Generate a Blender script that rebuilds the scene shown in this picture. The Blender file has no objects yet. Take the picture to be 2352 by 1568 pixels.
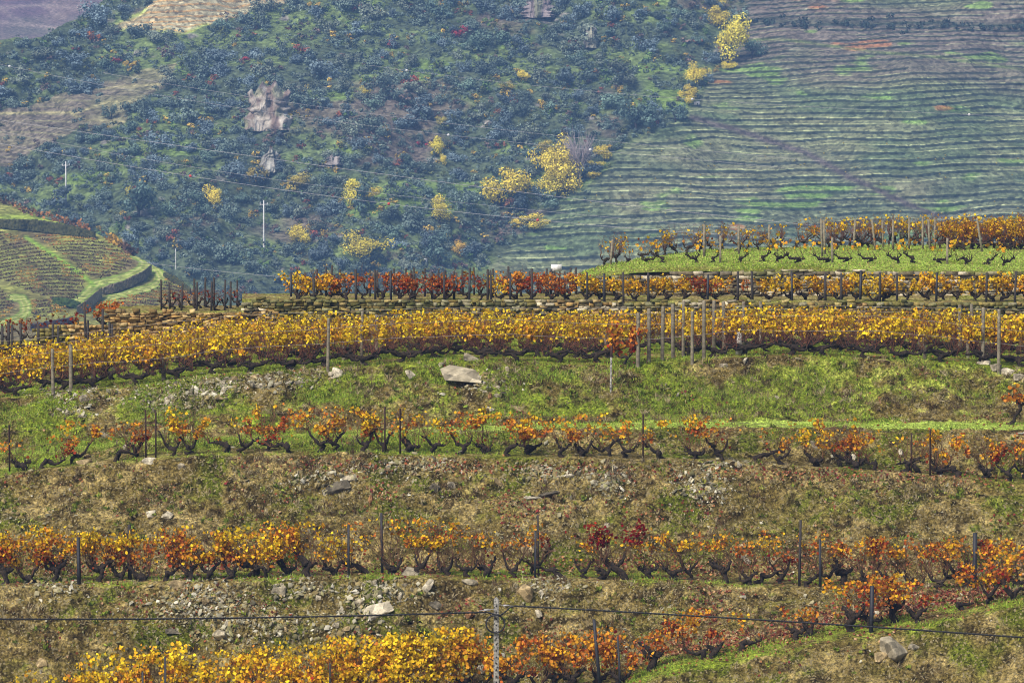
import bpy, bmesh, math, random
import numpy as np
from mathutils import Vector, Matrix
R = math.radians
scene = bpy.context.scene
COL = scene.collection

# ------------------------------------------------------------------ camera, sky, sun, exposure
PITCH = math.atan(504/9800)
FPX = 9800.0                       # focal length in units of a 2352 px wide picture
cam = bpy.data.cameras.new("camera"); cam.lens = 150; cam.sensor_width = 36
cam.clip_start = 1; cam.clip_end = 6000
cam.dof.use_dof = True; cam.dof.focus_distance = 126; cam.dof.aperture_fstop = 8.0
camo = bpy.data.objects.new("camera", cam); COL.objects.link(camo)
camo.location = (0, 0, 0); camo.rotation_euler = (math.pi/2-PITCH, 0, 0)
scene.camera = camo
world = bpy.data.worlds.new("World"); scene.world = world; world.use_nodes = True
nt = world.node_tree; nt.nodes.clear()
sky = nt.nodes.new("ShaderNodeTexSky"); sky.sky_type = 'NISHITA'; sky.sun_disc = False
SUN_EL, SUN_AZ = 48, 215           # azimuth: clockwise from +Y; behind the camera, a little to the left
sky.sun_elevation = R(SUN_EL); sky.sun_rotation = R(SUN_AZ)
sky.air_density = 1.0; sky.dust_density = 5.0; sky.ozone_density = 1.0
bg = nt.nodes.new("ShaderNodeBackground"); bg.inputs[1].default_value = 0.05
wo = nt.nodes.new("ShaderNodeOutputWorld")
nt.links.new(sky.outputs[0], bg.inputs[0]); nt.links.new(bg.outputs[0], wo.inputs[0])
sl = bpy.data.lights.new("sun", 'SUN'); sl.energy = 1.5; sl.angle = R(10); sl.color = (1, .93, .82)
so = bpy.data.objects.new("sun", sl); COL.objects.link(so)
sd = Vector((math.sin(R(SUN_AZ))*math.cos(R(SUN_EL)), math.cos(R(SUN_AZ))*math.cos(R(SUN_EL)), math.sin(R(SUN_EL))))
so.rotation_euler = sd.to_track_quat('Z', 'Y').to_euler()
so.location = (0, 0, 80)
scene.view_settings.view_transform = 'Standard'; scene.view_settings.look = 'None'
scene.view_settings.exposure = 1.25; scene.view_settings.gamma = 1
scene.cycles.max_bounces = 5; scene.cycles.diffuse_bounces = 2; scene.cycles.transmission_bounces = 3
scene.cycles.volume_bounces = 0; scene.cycles.transparent_max_bounces = 6
scene.render.film_transparent = False; scene.cycles.filter_width = 1.0

# ------------------------------------------------------------------ helpers
CP, SP = math.cos(PITCH), math.sin(PITCH)
def W(u, v, Y):
    """world point seen in direction (u, v) at depth Y (arrays welcome)"""
    u = np.asarray(u, float); v = np.asarray(v, float); Y = np.asarray(Y, float)
    a = (u-1176)/FPX; b = (784-v)/FPX
    dy = CP + b*SP; dz = -SP + b*CP
    t = Y/dy
    return np.stack(np.broadcast_arrays(a*t, Y+0*t, dz*t), -1)
def proj(P):
    f = P[..., 1]*CP - P[..., 2]*SP; up = P[..., 1]*SP + P[..., 2]*CP
    return 1176+P[..., 0]/f*FPX, 784-up/f*FPX
def _h(ix, iy, iz, seed):
    n = (ix.astype(np.int64)*374761393 + iy.astype(np.int64)*668265263 + iz.astype(np.int64)*2147483647 + seed*974711) & 0xffffffff
    n = ((n ^ (n >> 13))*1274126177) & 0xffffffff
    n = ((n ^ (n >> 16))*2246822519) & 0xffffffff
    return ((n ^ (n >> 15)) & 0xffffff)/float(0xffffff)
def vn(x, y, z=0, seed=0):
    x, y, z = np.broadcast_arrays(np.asarray(x, float), np.asarray(y, float), np.asarray(z, float))
    ix, iy, iz = np.floor(x), np.floor(y), np.floor(z)
    fx, fy, fz = x-ix, y-iy, z-iz
    fx = fx*fx*(3-2*fx); fy = fy*fy*(3-2*fy); fz = fz*fz*(3-2*fz)
    ix = ix.astype(np.int64); iy = iy.astype(np.int64); iz = iz.astype(np.int64)
    def h(a, b, c): return _h(ix+a, iy+b, iz+c, seed)
    c00 = h(0,0,0)*(1-fx)+h(1,0,0)*fx; c10 = h(0,1,0)*(1-fx)+h(1,1,0)*fx
    c01 = h(0,0,1)*(1-fx)+h(1,0,1)*fx; c11 = h(0,1,1)*(1-fx)+h(1,1,1)*fx
    return ((c00*(1-fy)+c10*fy)*(1-fz)+(c01*(1-fy)+c11*fy)*fz)*2-1
def fbm(x, y, z=0, seed=0, o=4):
    s = 0; a = 1; t = 0
    for k in range(o):
        s = s+a*vn(np.asarray(x)*2**k, np.asarray(y)*2**k, np.asarray(z)*2**k, seed+k*17); t += a; a *= .5
    return s/t*1.5
def sst(e0, e1, x):
    t = np.clip((x-e0)/(e1-e0), 0, 1); return t*t*(3-2*t)
def mixc(a, b, t):
    t = np.asarray(t)[..., None]; return np.asarray(a)*(1-t)+np.asarray(b)*t
def inpoly(u, v, poly):
    ins = np.zeros(np.shape(u), bool); n = len(poly)
    for i in range(n):
        x0, y0 = poly[i]; x1, y1 = poly[(i+1) % n]
        c = ((y0 > v) != (y1 > v)) & (u < (x1-x0)*(v-y0)/((y1-y0) or 1e-9)+x0)
        ins ^= c
    return ins
def pdist(u, v, pl):
    d = np.full(np.shape(u), 1e9)
    for (x0, y0), (x1, y1) in zip(pl[:-1], pl[1:]):
        dx, dy = x1-x0, y1-y0; L = dx*dx+dy*dy or 1e-9
        t = np.clip(((u-x0)*dx+(v-y0)*dy)/L, 0, 1)
        d = np.minimum(d, np.hypot(u-x0-t*dx, v-y0-t*dy))
    return d
def ip(pl, u):
    return np.interp(u, [p[0] for p in pl], [p[1] for p in pl])

def meshdata(name, V, Fs, mat, cols=None, smooth=False, fcols=None):
    """Fs: an int array (n,k) or a list of such arrays"""
    if not isinstance(Fs, (list, tuple)): Fs = [Fs]
    Fs = [np.asarray(f, np.int32) for f in Fs if len(f)]
    V = np.asarray(V, np.float32)
    me = bpy.data.meshes.new(name)
    me.vertices.add(len(V)); me.vertices.foreach_set('co', V.ravel())
    nl = sum(f.size for f in Fs); nf = sum(len(f) for f in Fs)
    me.loops.add(nl); me.polygons.add(nf)
    me.loops.foreach_set('vertex_index', np.concatenate([f.ravel() for f in Fs]))
    tot = np.concatenate([np.full(len(f), f.shape[1], np.int32) for f in Fs])
    st = np.concatenate([[0], np.cumsum(tot)[:-1]]).astype(np.int32)
    me.polygons.foreach_set('loop_start', st)
    me.polygons.foreach_set('loop_total', tot)
    if smooth: me.polygons.foreach_set('use_smooth', np.ones(nf, bool))
    me.update(calc_edges=True)
    for arr, dom in ((cols, 'POINT'), (fcols, 'FACE')):
        if arr is not None:
            arr = np.asarray(arr, np.float32)
            if arr.shape[1] == 3: arr = np.concatenate([arr, np.ones((len(arr), 1), np.float32)], 1)
            at = me.attributes.new('col', 'FLOAT_COLOR', dom); at.data.foreach_set('color', arr.ravel())
    if mat: me.materials.append(mat)
    return me
def link(name, data, parent=None, loc=None, rot=None, scl=None):
    o = bpy.data.objects.new(name, data); COL.objects.link(o)
    if parent: o.parent = parent
    if loc is not None: o.location = [float(c) for c in loc]
    if rot is not None: o.rotation_euler = rot
    if scl is not None: o.scale = scl if hasattr(scl, '__len__') else (scl,)*3
    return o
def tag(o, label=None, cat=None, group=None, kind=None):
    if label: o['label'] = label
    if cat: o['category'] = cat
    if group: o['group'] = group
    if kind: o['kind'] = kind
    return o
def empty(name, loc, rz=0):
    return link(name, None, None, loc, (0, 0, rz))
def gridfaces(nr, nc, off=0):
    i = np.arange(nr-1)[:, None]*nc+np.arange(nc-1)[None]+off
    return np.stack([i, i+1, i+1+nc, i+nc], -1).reshape(-1, 4)
class MB:
    def __init__(s): s.V = []; s.F3 = []; s.F4 = []; s.C = []; s.n = 0
    def add(s, V, F, c=(1, 1, 1)):
        V = np.asarray(V, float); F = np.asarray(F)
        (s.F3 if F.shape[1] == 3 else s.F4).append(F+s.n)
        s.V.append(V); c = np.asarray(c, float)
        s.C.append(np.broadcast_to(c, (len(V), 3)) if c.ndim == 1 else c); s.n += len(V)
    def data(s, name, mat, smooth=False):
        fs = []
        if s.F4: fs.append(np.concatenate(s.F4))
        if s.F3: fs.append(np.concatenate(s.F3))
        return meshdata(name, np.concatenate(s.V), fs, mat, np.concatenate(s.C), smooth)
def tube(pts, rads, sides=6, rng=None, jit=0, cap=True):
    P = np.asarray(pts, float); n = len(P); r = np.broadcast_to(np.asarray(rads, float), (n,))
    T = np.gradient(P, axis=0); T /= np.linalg.norm(T, axis=1)[:, None]+1e-9
    ref = np.array([0.13, 1, 0.07]); 
    A = np.cross(T, ref); A /= np.linalg.norm(A, axis=1)[:, None]+1e-9
    B = np.cross(T, A)
    ang = np.arange(sides)/sides*2*math.pi
    rr = r[:, None]*np.ones((1, sides))
    if rng is not None and jit: rr = rr*(1+jit*(rng.random((n, sides))-.5)*2)
    V = P[:, None]+A[:, None]*(np.cos(ang)[None]*rr)[..., None]+B[:, None]*(np.sin(ang)[None]*rr)[..., None]
    V = V.reshape(-1, 3)
    i = np.arange(n-1)[:, None]*sides; j = np.arange(sides)[None]; k = (j+1) % sides
    F = np.stack([i+j, i+k, i+k+sides, i+j+sides], -1).reshape(-1, 4)
    if cap:
        V = np.concatenate([V, P[-1:]]); e = (n-1)*sides; c = len(V)-1
        F2 = np.stack([e+j[0], e+k[0], np.full(sides, c), np.full(sides, c)], -1)
        return V, F, F2[:, :3]
    return V, F, None
def addtube(mb, pts, rads, sides=6, rng=None, jit=0, c=(1, 1, 1)):
    V, F, F2 = tube(pts, rads, sides, rng, jit)
    n0 = mb.n; mb.add(V, F, c)
    if F2 is not None: mb.F3.append(F2+n0)
BOXF = np.array([[0,3,2,1],[4,5,6,7],[0,1,5,4],[1,2,6,5],[2,3,7,6],[3,0,4,7]])
def boxv(cx, cy, cz, sx, sy, sz):
    x = np.array([-1,1,1,-1,-1,1,1,-1])*sx/2; y = np.array([-1,-1,1,1,-1,-1,1,1])*sy/2; z = np.array([-1,-1,-1,-1,1,1,1,1])*sz/2
    return np.stack([x+cx, y+cy, z+cz], -1)

# ------------------------------------------------------------------ materials
def newmat(name):
    m = bpy.data.materials.new(name); m.use_nodes = True; t = m.node_tree; t.nodes.clear()
    return m, t
def N(t, typ, **kw):
    n = t.nodes.new(typ)
    for k, v in kw.items():
        if k == 'inp':
            for a, b in v.items(): n.inputs[a].default_value = b
        else: setattr(n, k, v)
    return n
def L(t, a, b): t.links.new(a, b)
def attr_mat(name, rough=.9, scale=8, lo=.6, hi=1.4, bump=.0, bscale=20, objcol=False, vor=0, detail=4, spec=.2):
    m, t = newmat(name)
    at = N(t, 'ShaderNodeAttribute', attribute_name='col')
    tc = N(t, 'ShaderNodeTexCoord')
    no = N(t, 'ShaderNodeTexNoise', inp={'Scale': scale, 'Detail': detail, 'Roughness': .65}); L(t, tc.outputs['Object'], no.inputs['Vector'])
    mr = N(t, 'ShaderNodeMapRange', inp={1: .3, 2: .7, 3: lo, 4: hi}); L(t, no.outputs[0], mr.inputs[0])
    mx = N(t, 'ShaderNodeVectorMath', operation='SCALE'); L(t, at.outputs['Color'], mx.inputs[0]); L(t, mr.outputs[0], mx.inputs['Scale'])
    out = mx.outputs[0]
    if vor:
        vo = N(t, 'ShaderNodeTexVoronoi', inp={'Scale': vor}); L(t, tc.outputs['Object'], vo.inputs['Vector'])
        se = N(t, 'ShaderNodeSeparateColor'); L(t, vo.outputs['Color'], se.inputs[0])
        m2 = N(t, 'ShaderNodeMapRange', inp={1: 0, 2: 1, 3: .55, 4: 1.5}); L(t, se.outputs[0], m2.inputs[0])
        v2 = N(t, 'ShaderNodeVectorMath', operation='SCALE'); L(t, out, v2.inputs[0]); L(t, m2.outputs[0], v2.inputs['Scale']); out = v2.outputs[0]
    if objcol:
        oi = N(t, 'ShaderNodeObjectInfo')
        v3 = N(t, 'ShaderNodeVectorMath', operation='MULTIPLY'); L(t, out, v3.inputs[0]); L(t, oi.outputs['Color'], v3.inputs[1]); out = v3.outputs[0]
    p = N(t, 'ShaderNodeBsdfPrincipled', inp={'Roughness': rough, 'Specular IOR Level': spec}); L(t, out, p.inputs['Base Color'])
    if bump:
        bn = N(t, 'ShaderNodeTexNoise', inp={'Scale': bscale, 'Detail': 5, 'Roughness': .7}); L(t, tc.outputs['Object'], bn.inputs['Vector'])
        bp = N(t, 'ShaderNodeBump', inp={'Strength': bump, 'Distance': .05}); L(t, bn.outputs[0], bp.inputs['Height']); L(t, bp.outputs[0], p.inputs['Normal'])
    o = N(t, 'ShaderNodeOutputMaterial'); L(t, p.outputs[0], o.inputs[0])
    return m
def leaf_mat(name):
    m, t = newmat(name)
    at = N(t, 'ShaderNodeAttribute', attribute_name='col'); se = N(t, 'ShaderNodeSeparateColor'); L(t, at.outputs['Color'], se.inputs[0])
    oi = N(t, 'ShaderNodeObjectInfo'); so_ = N(t, 'ShaderNodeSeparateColor'); L(t, oi.outputs['Color'], so_.inputs[0])
    ma = N(t, 'ShaderNodeMath', operation='MULTIPLY_ADD', use_clamp=True)      # t*spread + shift
    L(t, se.outputs[0], ma.inputs[0]); L(t, so_.outputs[1], ma.inputs[1]); L(t, so_.outputs[0], ma.inputs[2])
    rp = N(t, 'ShaderNodeValToRGB'); cr = rp.color_ramp
    st = [(0, (.88, .66, .035)), (.22, (.86, .50, .025)), (.42, (.72, .29, .045)), (.6, (.50, .14, .03)), (.78, (.38, .045, .02)), (1, (.20, .01, .015))]
    cr.elements[0].position = 0; cr.elements[0].color = st[0][1]+(1,)
    cr.elements[1].position = 1; cr.elements[1].color = st[-1][1]+(1,)
    for q, c in st[1:-1]:
        e = cr.elements.new(q); e.color = c+(1,)
    L(t, ma.outputs[0], rp.inputs[0])
    br = N(t, 'ShaderNodeVectorMath', operation='SCALE'); L(t, rp.outputs[0], br.inputs[0]); L(t, se.outputs[1], br.inputs['Scale'])
    b2 = N(t, 'ShaderNodeVectorMath', operation='SCALE'); L(t, br.outputs[0], b2.inputs[0]); L(t, so_.outputs[2], b2.inputs['Scale'])
    d = N(t, 'ShaderNodeBsdfDiffuse'); tr = N(t, 'ShaderNodeBsdfTranslucent'); L(t, b2.outputs[0], d.inputs[0]); L(t, b2.outputs[0], tr.inputs[0])
    ms = N(t, 'ShaderNodeMixShader', inp={0: .3}); L(t, d.outputs[0], ms.inputs[1]); L(t, tr.outputs[0], ms.inputs[2])
    o = N(t, 'ShaderNodeOutputMaterial'); L(t, ms.outputs[0], o.inputs[0])
    return m
def ground_mat(name):
    m, t = newmat(name)
    at = N(t, 'ShaderNodeAttribute', attribute_name='col')
    tc = N(t, 'ShaderNodeTexCoord')
    v = N(t, 'ShaderNodeTexVoronoi', inp={'Scale': 19, 'Randomness': 1}); L(t, tc.outputs['Object'], v.inputs['Vector'])
    se = N(t, 'ShaderNodeSeparateColor'); L(t, v.outputs['Color'], se.inputs[0])
    n1 = N(t, 'ShaderNodeTexNoise', inp={'Scale': 9, 'Detail': 7, 'Roughness': .8}); L(t, tc.outputs['Object'], n1.inputs['Vector'])
    r1 = N(t, 'ShaderNodeMapRange', inp={1: .38, 2: .62, 3: .2, 4: 1.8}); L(t, n1.outputs[0], r1.inputs[0])
    a = N(t, 'ShaderNodeVectorMath', operation='SCALE'); L(t, at.outputs['Color'], a.inputs[0]); L(t, r1.outputs[0], a.inputs['Scale'])
    r2 = N(t, 'ShaderNodeMapRange', inp={1: 0, 2: 1, 3: .5, 4: 1.5}); L(t, se.outputs[0], r2.inputs[0])
    b = N(t, 'ShaderNodeVectorMath', operation='SCALE'); L(t, a.outputs[0], b.inputs[0]); L(t, r2.outputs[0], b.inputs['Scale'])
    # bits of pale shale embedded in the soil, strength in alpha of the attribute
    gt = N(t, 'ShaderNodeMath', operation='GREATER_THAN', inp={1: .90}); L(t, se.outputs[1], gt.inputs[0])
    mm = N(t, 'ShaderNodeMath', operation='MULTIPLY'); L(t, gt.outputs[0], mm.inputs[0]); L(t, at.outputs['Alpha'], mm.inputs[1])
    mx = N(t, 'ShaderNodeMix', data_type='RGBA'); L(t, mm.outputs[0], mx.inputs[0]); L(t, b.outputs[0], mx.inputs[6]); mx.inputs[7].default_value = (.32, .27, .15, 1)
    p = N(t, 'ShaderNodeBsdfPrincipled', inp={'Roughness': 1, 'Specular IOR Level': .05}); L(t, mx.outputs[2], p.inputs['Base Color'])
    bn = N(t, 'ShaderNodeTexNoise', inp={'Scale': 22, 'Detail': 6, 'Roughness': .75}); L(t, tc.outputs['Object'], bn.inputs['Vector'])
    bp = N(t, 'ShaderNodeBump', inp={'Strength': 1, 'Distance': .08}); L(t, bn.outputs[0], bp.inputs['Height']); L(t, bp.outputs[0], p.inputs['Normal'])
    o = N(t, 'ShaderNodeOutputMaterial'); L(t, p.outputs[0], o.inputs[0])
    return m
def plain(name, col, rough=.7, metal=0, scale=10, amt=.25):
    m, t = newmat(name); tc = N(t, 'ShaderNodeTexCoord')
    no = N(t, 'ShaderNodeTexNoise', inp={'Scale': scale, 'Detail': 4}); L(t, tc.outputs['Object'], no.inputs['Vector'])
    mr = N(t, 'ShaderNodeMapRange', inp={1: .3, 2: .7, 3: 1-amt, 4: 1+amt}); L(t, no.outputs[0], mr.inputs[0])
    rgb = N(t, 'ShaderNodeRGB'); rgb.outputs[0].default_value = (*col, 1)
    s = N(t, 'ShaderNodeVectorMath', operation='SCALE'); L(t, rgb.outputs[0], s.inputs[0]); L(t, mr.outputs[0], s.inputs['Scale'])
    p = N(t, 'ShaderNodeBsdfPrincipled', inp={'Roughness': rough, 'Metallic': metal}); L(t, s.outputs[0], p.inputs['Base Color'])
    o = N(t, 'ShaderNodeOutputMaterial'); L(t, p.outputs[0], o.inputs[0])
    return m
M_GROUND = ground_mat('stony_grass_ground')
M_LEAF = leaf_mat('autumn_leaf')
M_BARK = plain('dark_bark', (.024, .016, .010), .95, 0, 18, .95)
M_CANE = attr_mat('cane_bark', .8, 10, .7, 1.3)
M_STONE = attr_mat('slate_stone', .9, 4.5, .35, 1.55, 1, 9, objcol=True, detail=9, vor=4)
M_WALL = attr_mat('dry_stone', .95, 6, .5, 1.5, .7, 12)
M_CHIP = attr_mat('shale_chips', .9, 9, .8, 1.2)
M_LITTER = attr_mat('fallen_leaf', .8, 9, .9, 1.1)
M_BLADE = attr_mat('grass_blade', .8, 3, .75, 1.25)
M_FAR = attr_mat('far_hillside', 1, .8, .55, 1.45, .6, 1.2, vor=1.3, detail=6, spec=0)
M_CROWN = attr_mat('tree_foliage', .9, 1.2, .75, 1.25, objcol=True, spec=.1)
M_CLIFF = attr_mat('cliff_rock', .95, .5, .55, 1.45, .8, 1.0, spec=.1)
M_MIDV = attr_mat('far_vine_leaf', .9, 2, .8, 1.2, spec=.1)
M_RUST = plain('rusty_steel', (.045, .022, .016), .8, .2, 12, .5)
M_SLATEPOST = plain('black_slate_post', (.022, .024, .033), .65, 0, 7, .4)
M_WOODPOST = plain('weathered_wood_post', (.21, .185, .135), .9, 0, 9, .45)
M_DARKWOOD = plain('dark_wood_stake', (.040, .035, .034), .9, 0, 9, .4)
M_WIRE = plain('galvanised_wire', (.22, .20, .19), .5, .6)
M_CONC = plain('old_concrete', (.25, .245, .22), .9, 0, 16, .95)
M_HOLE = plain('dark_recess', (.01, .01, .01), .9)
M_CABLE = plain('black_cable', (.012, .012, .014), .5, 0, 30, .4)
M_WHITE = plain('white_paint', (.72, .73, .74), .6)
M_RED = plain('red_marker', (.65, .06, .03), .5)

# ------------------------------------------------------------------ near hillside: a lofted terraced sheet
def curve(pts, Y):
    return (np.array([p[0] for p in pts], float), np.array([p[1] for p in pts], float), Y)
def shift(c, dv, Y): return (c[0], c[1]+dv, Y)
EX = 5200
K1A = curve([(-3000,1830),(0,1690),(600,1650),(1200,1612),(1437,1578),(1521,1548),(1661,1522),(1721,1508),(1862,1478),(2058,1450),(2170,1424),(2352,1382),(3000,1300),(EX,1200)], 114)
K1B = (K1A[0], K1A[1]-np.array([25,25,25,27,34,36,38,36,36,36,30,20,20,20]), 116.2)
K2A = curve([(-3000,1360),(0,1347),(300,1341),(600,1331),(900,1326),(1200,1329),(1500,1336),(1700,1345),(1900,1351),(2100,1356),(2352,1359),(3000,1270),(EX,1170)], 118.6)
K2B = shift(K2A, -22, 121)
K3A = curve([(-3000,1180),(0,1092),(60,1084),(180,1070),(335,1054),(600,1042),(850,1042),(1080,1048),(1200,1052),(1400,1054),(1560,1058),(1700,1064),(1800,1072),(2000,1084),(2250,1102),(2352,1110),(3000,1130),(EX,1100)], 124)
K3B = shift(K3A, -14, 125.4)
K4A = curve([(-3000,1130),(0,1052),(300,1026),(500,1016),(700,1008),(900,999),(1100,990),(1300,983),(1600,979),(1900,980),(2352,983),(3000,990),(EX,990)], 127)
K4B = shift(K4A, -13, 128.4)
K5A = curve([(-3000,1000),(-200,935),(0,918),(100,907),(200,898),(350,884),(500,866),(700,851),(850,842),(1000,826),(1200,834),(1400,838),(1480,832),(1560,832),(1650,822),(1800,816),(2000,825),(2200,835),(2352,848),(3000,870),(EX,870)], 131)
K5B = curve([(-3000,900),(0,850),(100,838),(250,813),(400,796),(560,782),(1200,777),(2352,775),(EX,775)], 141)
K5C = curve([(-3000,890),(0,842),(250,806),(560,778),(EX,772)], 143)
K0 = curve([(-3000,2050),(EX,1900)], 108)
KM = curve([(-3000,3200),(EX,3200)], 80)
CURVES = [(KM, 0), (K0, 10), (K1A, 50), (K1B, 14), (K2A, 72), (K2B, 14), (K3A, 92), (K3B, 10), (K4A, 26), (K4B, 8), (K5A, 62), (K5B, 30), (K5C, 6)]
UC = np.concatenate([np.arange(-2600, -80, 40), np.arange(-80, 2440, 3.4), np.arange(2440, 5000, 40)])
def cpt(c, u):
    return W(u, np.interp(u, c[0], c[1]), c[2])
rows = []; segid = []; segt = []
for k in range(1, len(CURVES)):
    c0, c1 = CURVES[k-1][0], CURVES[k][0]; n = CURVES[k][1]
    a, b = cpt(c0, UC), cpt(c1, UC)
    for i in range(n):
        t = i/n; rows.append(a*(1-t)+b*t); segid.append(k); segt.append(t)
rows.append(cpt(K5C, UC)); segid.append(len(CURVES)-1); segt.append(1)
G = np.array(rows); segid = np.array(segid); segt = np.array(segt)
for _ in range(5):                                   # round the lips
    G[1:-1, :, 1:] = G[1:-1, :, 1:]*.4+(G[:-2, :, 1:]+G[2:, :, 1:])*.3
gu, gv = proj(G)
SEG = np.broadcast_to(segid[:, None], gu.shape); TT = np.broadcast_to(segt[:, None], gu.shape)
isbank = np.isin(SEG, [1, 2, 4, 6, 8, 10]).astype(float)
X_, Y_, Z_ = G[..., 0], G[..., 1], G[..., 2]
big = fbm(X_*.35, Y_*.35, Z_*.5, 3, 3); med = fbm(X_*1.2, Y_*1.2, Z_*1.6, 5, 4); fin = fbm(X_*5, Y_*5, Z_*6, 9, 3)
edge = np.sin(np.clip(TT, 0, 1)*math.pi)*isbank
D = big*.34*edge + med*(.04+.17*isbank) + fin*(.02+.06*isbank)
# a worn grassy ramp through the bank right of the middle and a scooped mound beside it
D += -.35*edge*(SEG == 10)*np.exp(-((gu-1540-(gv-900)*.25)/45)**2)
G[..., 1] -= D*.6; G[..., 2] += D*.75
gu, gv = proj(G)
n2 = fbm(X_*.8, Y_*.8, Z_*1.2, 21, 4); n3 = fbm(X_*2.5, Y_*2.5, Z_*3, 33, 4); n4 = fbm(X_*.3, Y_*.4, Z_*.6, 44, 3)
SOIL = np.array((.185, .142, .044)); TAN = np.array((.35, .275, .11)); MOSS = np.array((.095, .125, .010)); GRASS = np.array((.200, .262, .026)); BRIGHT = np.array((.38, .50, .09)); DARKB = np.array((.055, .038, .018)); OLIVE = np.array((.215, .205, .042))
C = mixc(SOIL, TAN, sst(-.3, .6, n3))
C = mixc(C, OLIVE, sst(-.2, .5, n2)*.75)
C = mixc(C, MOSS, sst(-.05, .4, n2+.6*n3-.15)*.85)
gr = np.zeros(gu.shape)
bank5 = np.isin(SEG, [8, 9, 10])
right = sst(1050, 1350, gu)
# the upper bank is grassy, but the little bank under the path at right is bare
gr = np.where(SEG == 10, sst(-.35, .5, n2+.5*n3+.35*n4+.12-.18*sst(1700, 2100, gu)-.25*np.exp(-((gv-(900-.03*gu))/22)**2)*(gu < 800)), gr)
gr = np.where(SEG == 8, (1-right)*sst(-.4, .2, n2+.3), gr)
gr = np.where(SEG == 9, .9, gr)
gr = np.where(np.isin(SEG, [11, 12]), sst(-.7, .1, n2+.2), gr)
gr = np.where(SEG == 7, (1-right)*.8*sst(-.5, .2, n2+.2)+right*.3*sst(0, .4, n2), gr)
gr = np.where(SEG == 5, .9*sst(-.45, .25, n2+.5*n3), gr)
gr = np.where(SEG == 3, sst(-.5, .3, n2+.5*n3+.2), gr)
gr = np.maximum(gr, np.exp(-((gu-1540-(gv-900)*.25)/55)**2)*(SEG == 10))
C = mixc(C, GRASS*(1+.35*np.clip(n3,-1,1))[..., None], gr*.85)
C = mixc(C, BRIGHT, (SEG == 9)*.75*sst(900, 1150, gu)+(SEG == 9)*.4)
C = mixc(C, (.42, .44, .10), (SEG == 10)*sst(.1, .5, n3)*sst(1650, 1950, gu)*.6)
drk = sst(.25, .6, fbm(X_*1.1, Y_*1.1, Z_*2.2, 71, 4))*isbank
C = mixc(C, DARKB, drk*.7); C = mixc(C, DARKB*.7, sst(.35, .55, fbm(X_*3.2, Y_*3.2, Z_*5, 171, 3))*isbank*.8)
C *= (1+.25*n3+.15*fin)[..., None]
A = np.clip(1-gr*.85, 0.1, 1)
nr, nc = gu.shape
near = link('near_hillside', meshdata('near_hillside', G.reshape(-1, 3), gridfaces(nr, nc), M_GROUND, np.concatenate([np.clip(C, .01, .9), A[..., None]], -1).reshape(-1, 4), True))
tag(near, kind='structure')
GN = np.cross(np.gradient(G, axis=1), np.gradient(G, axis=0)); GN /= np.linalg.norm(GN, axis=-1)[..., None]+1e-9
GN *= np.sign(GN[..., 2:3]+1e-6)
def at_uv(u, v):
    """ground point of the near hillside seen at (u, v)"""
    c = int(np.argmin(abs(UC-u))); col = gv[:, c]
    k = int(np.argmin(abs(col-v))); return G[k, c], GN[k, c]
def lip(c, u, off=0.):
    """point on a terrace lip, off metres further back"""
    p = cpt(c, u); y = p[1]+off; ci = int(np.argmin(abs(UC-u)))
    k = int(np.argmin(abs(G[:, ci, 1]-y)+1e3*(abs(G[:, ci, 2]-p[2]) > .7)))
    q = G[k, ci].copy(); q[0] = p[0]*q[1]/p[1]
    return q
def seg(ca, cb, u, s):
    a, b = cpt(ca, u), cpt(cb, u); y = a[1]*(1-s)+b[1]*s
    ci = int(np.argmin(abs(UC-u))); k = int(np.argmin(abs(G[:, ci, 1]-y)+1e3*(abs(G[:, ci, 2]-(a[2]*(1-s)+b[2]*s)) > .6)))
    q = G[k, ci].copy(); q[0] = (a[0]*(1-s)+b[0]*s); return q

# ---- upper terraces behind the yellow block
def loft(name, curves, us, segs, col, amp=.05, mat=M_GROUND):
    rr = []; tt = []
    for k in range(len(curves)-1):
        a, b = [np.stack(W(us, np.interp(us, c[0], c[1]), np.interp(us, c[0], c[2])) if np.ndim(c[2]) else W(us, np.interp(us, c[0], c[1]), c[2])) for c in curves[k:k+2]]
        for i in range(segs[k]):
            rr.append(a*(1-i/segs[k])+b*i/segs[k]); tt.append(k+i/segs[k])
    rr.append(b); tt.append(len(curves)-1)
    H = np.array(rr); tt = np.array(tt)[:, None]*np.ones((1, len(us)))
    x, y, z = H[..., 0], H[..., 1], H[..., 2]
    H[..., 2] += amp*fbm(x*.9, y*.9, z, 12, 4)
    cc = col(x, y, z, tt)
    return H, cc
def cv(pts, Ys):
    return (np.array([p[0] for p in pts], float), np.array([p[1] for p in pts], float), np.array(Ys, float) if np.ndim(Ys) else Ys)
def gcol(x, y, z, t):
    n = fbm(x*.9, y*.9, z, 51, 4); m = fbm(x*3, y*3, z, 52, 3)
    c = mixc(TAN*.9, OLIVE, sst(-.2, .5, n)); c = mixc(c, (.30, .34, .07), sst(.0, .6, m)*.5)
    return c*(1+.25*m)[..., None]
US6 = np.arange(556, 3400, 6.)
T6 = [cv([(556,699),(3400,702)], 142.15), cv([(556,691),(1300,692),(3400,697)], 142.4), cv([(556,673),(3400,677)], 148.5), cv([(556,682),(3400,680)], 154), cv([(556,760),(3400,760)], 200)]
H6, c6 = loft('t6', T6, US6, [2, 40, 8, 8], gcol)
def upper(name, H, c, base=None):
    a = np.full(c.shape[:2]+(1,), .7)
    o = link(name, meshdata(name, H.reshape(-1, 3), gridfaces(*H.shape[:2]), M_GROUND, np.concatenate([np.clip(c, .01, .9), a], -1).reshape(-1, 4), True)); tag(o, kind='structure'); return o
upper('terrace_ground', H6, c6)
US6L = np.arange(250, 563, 5.)
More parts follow.
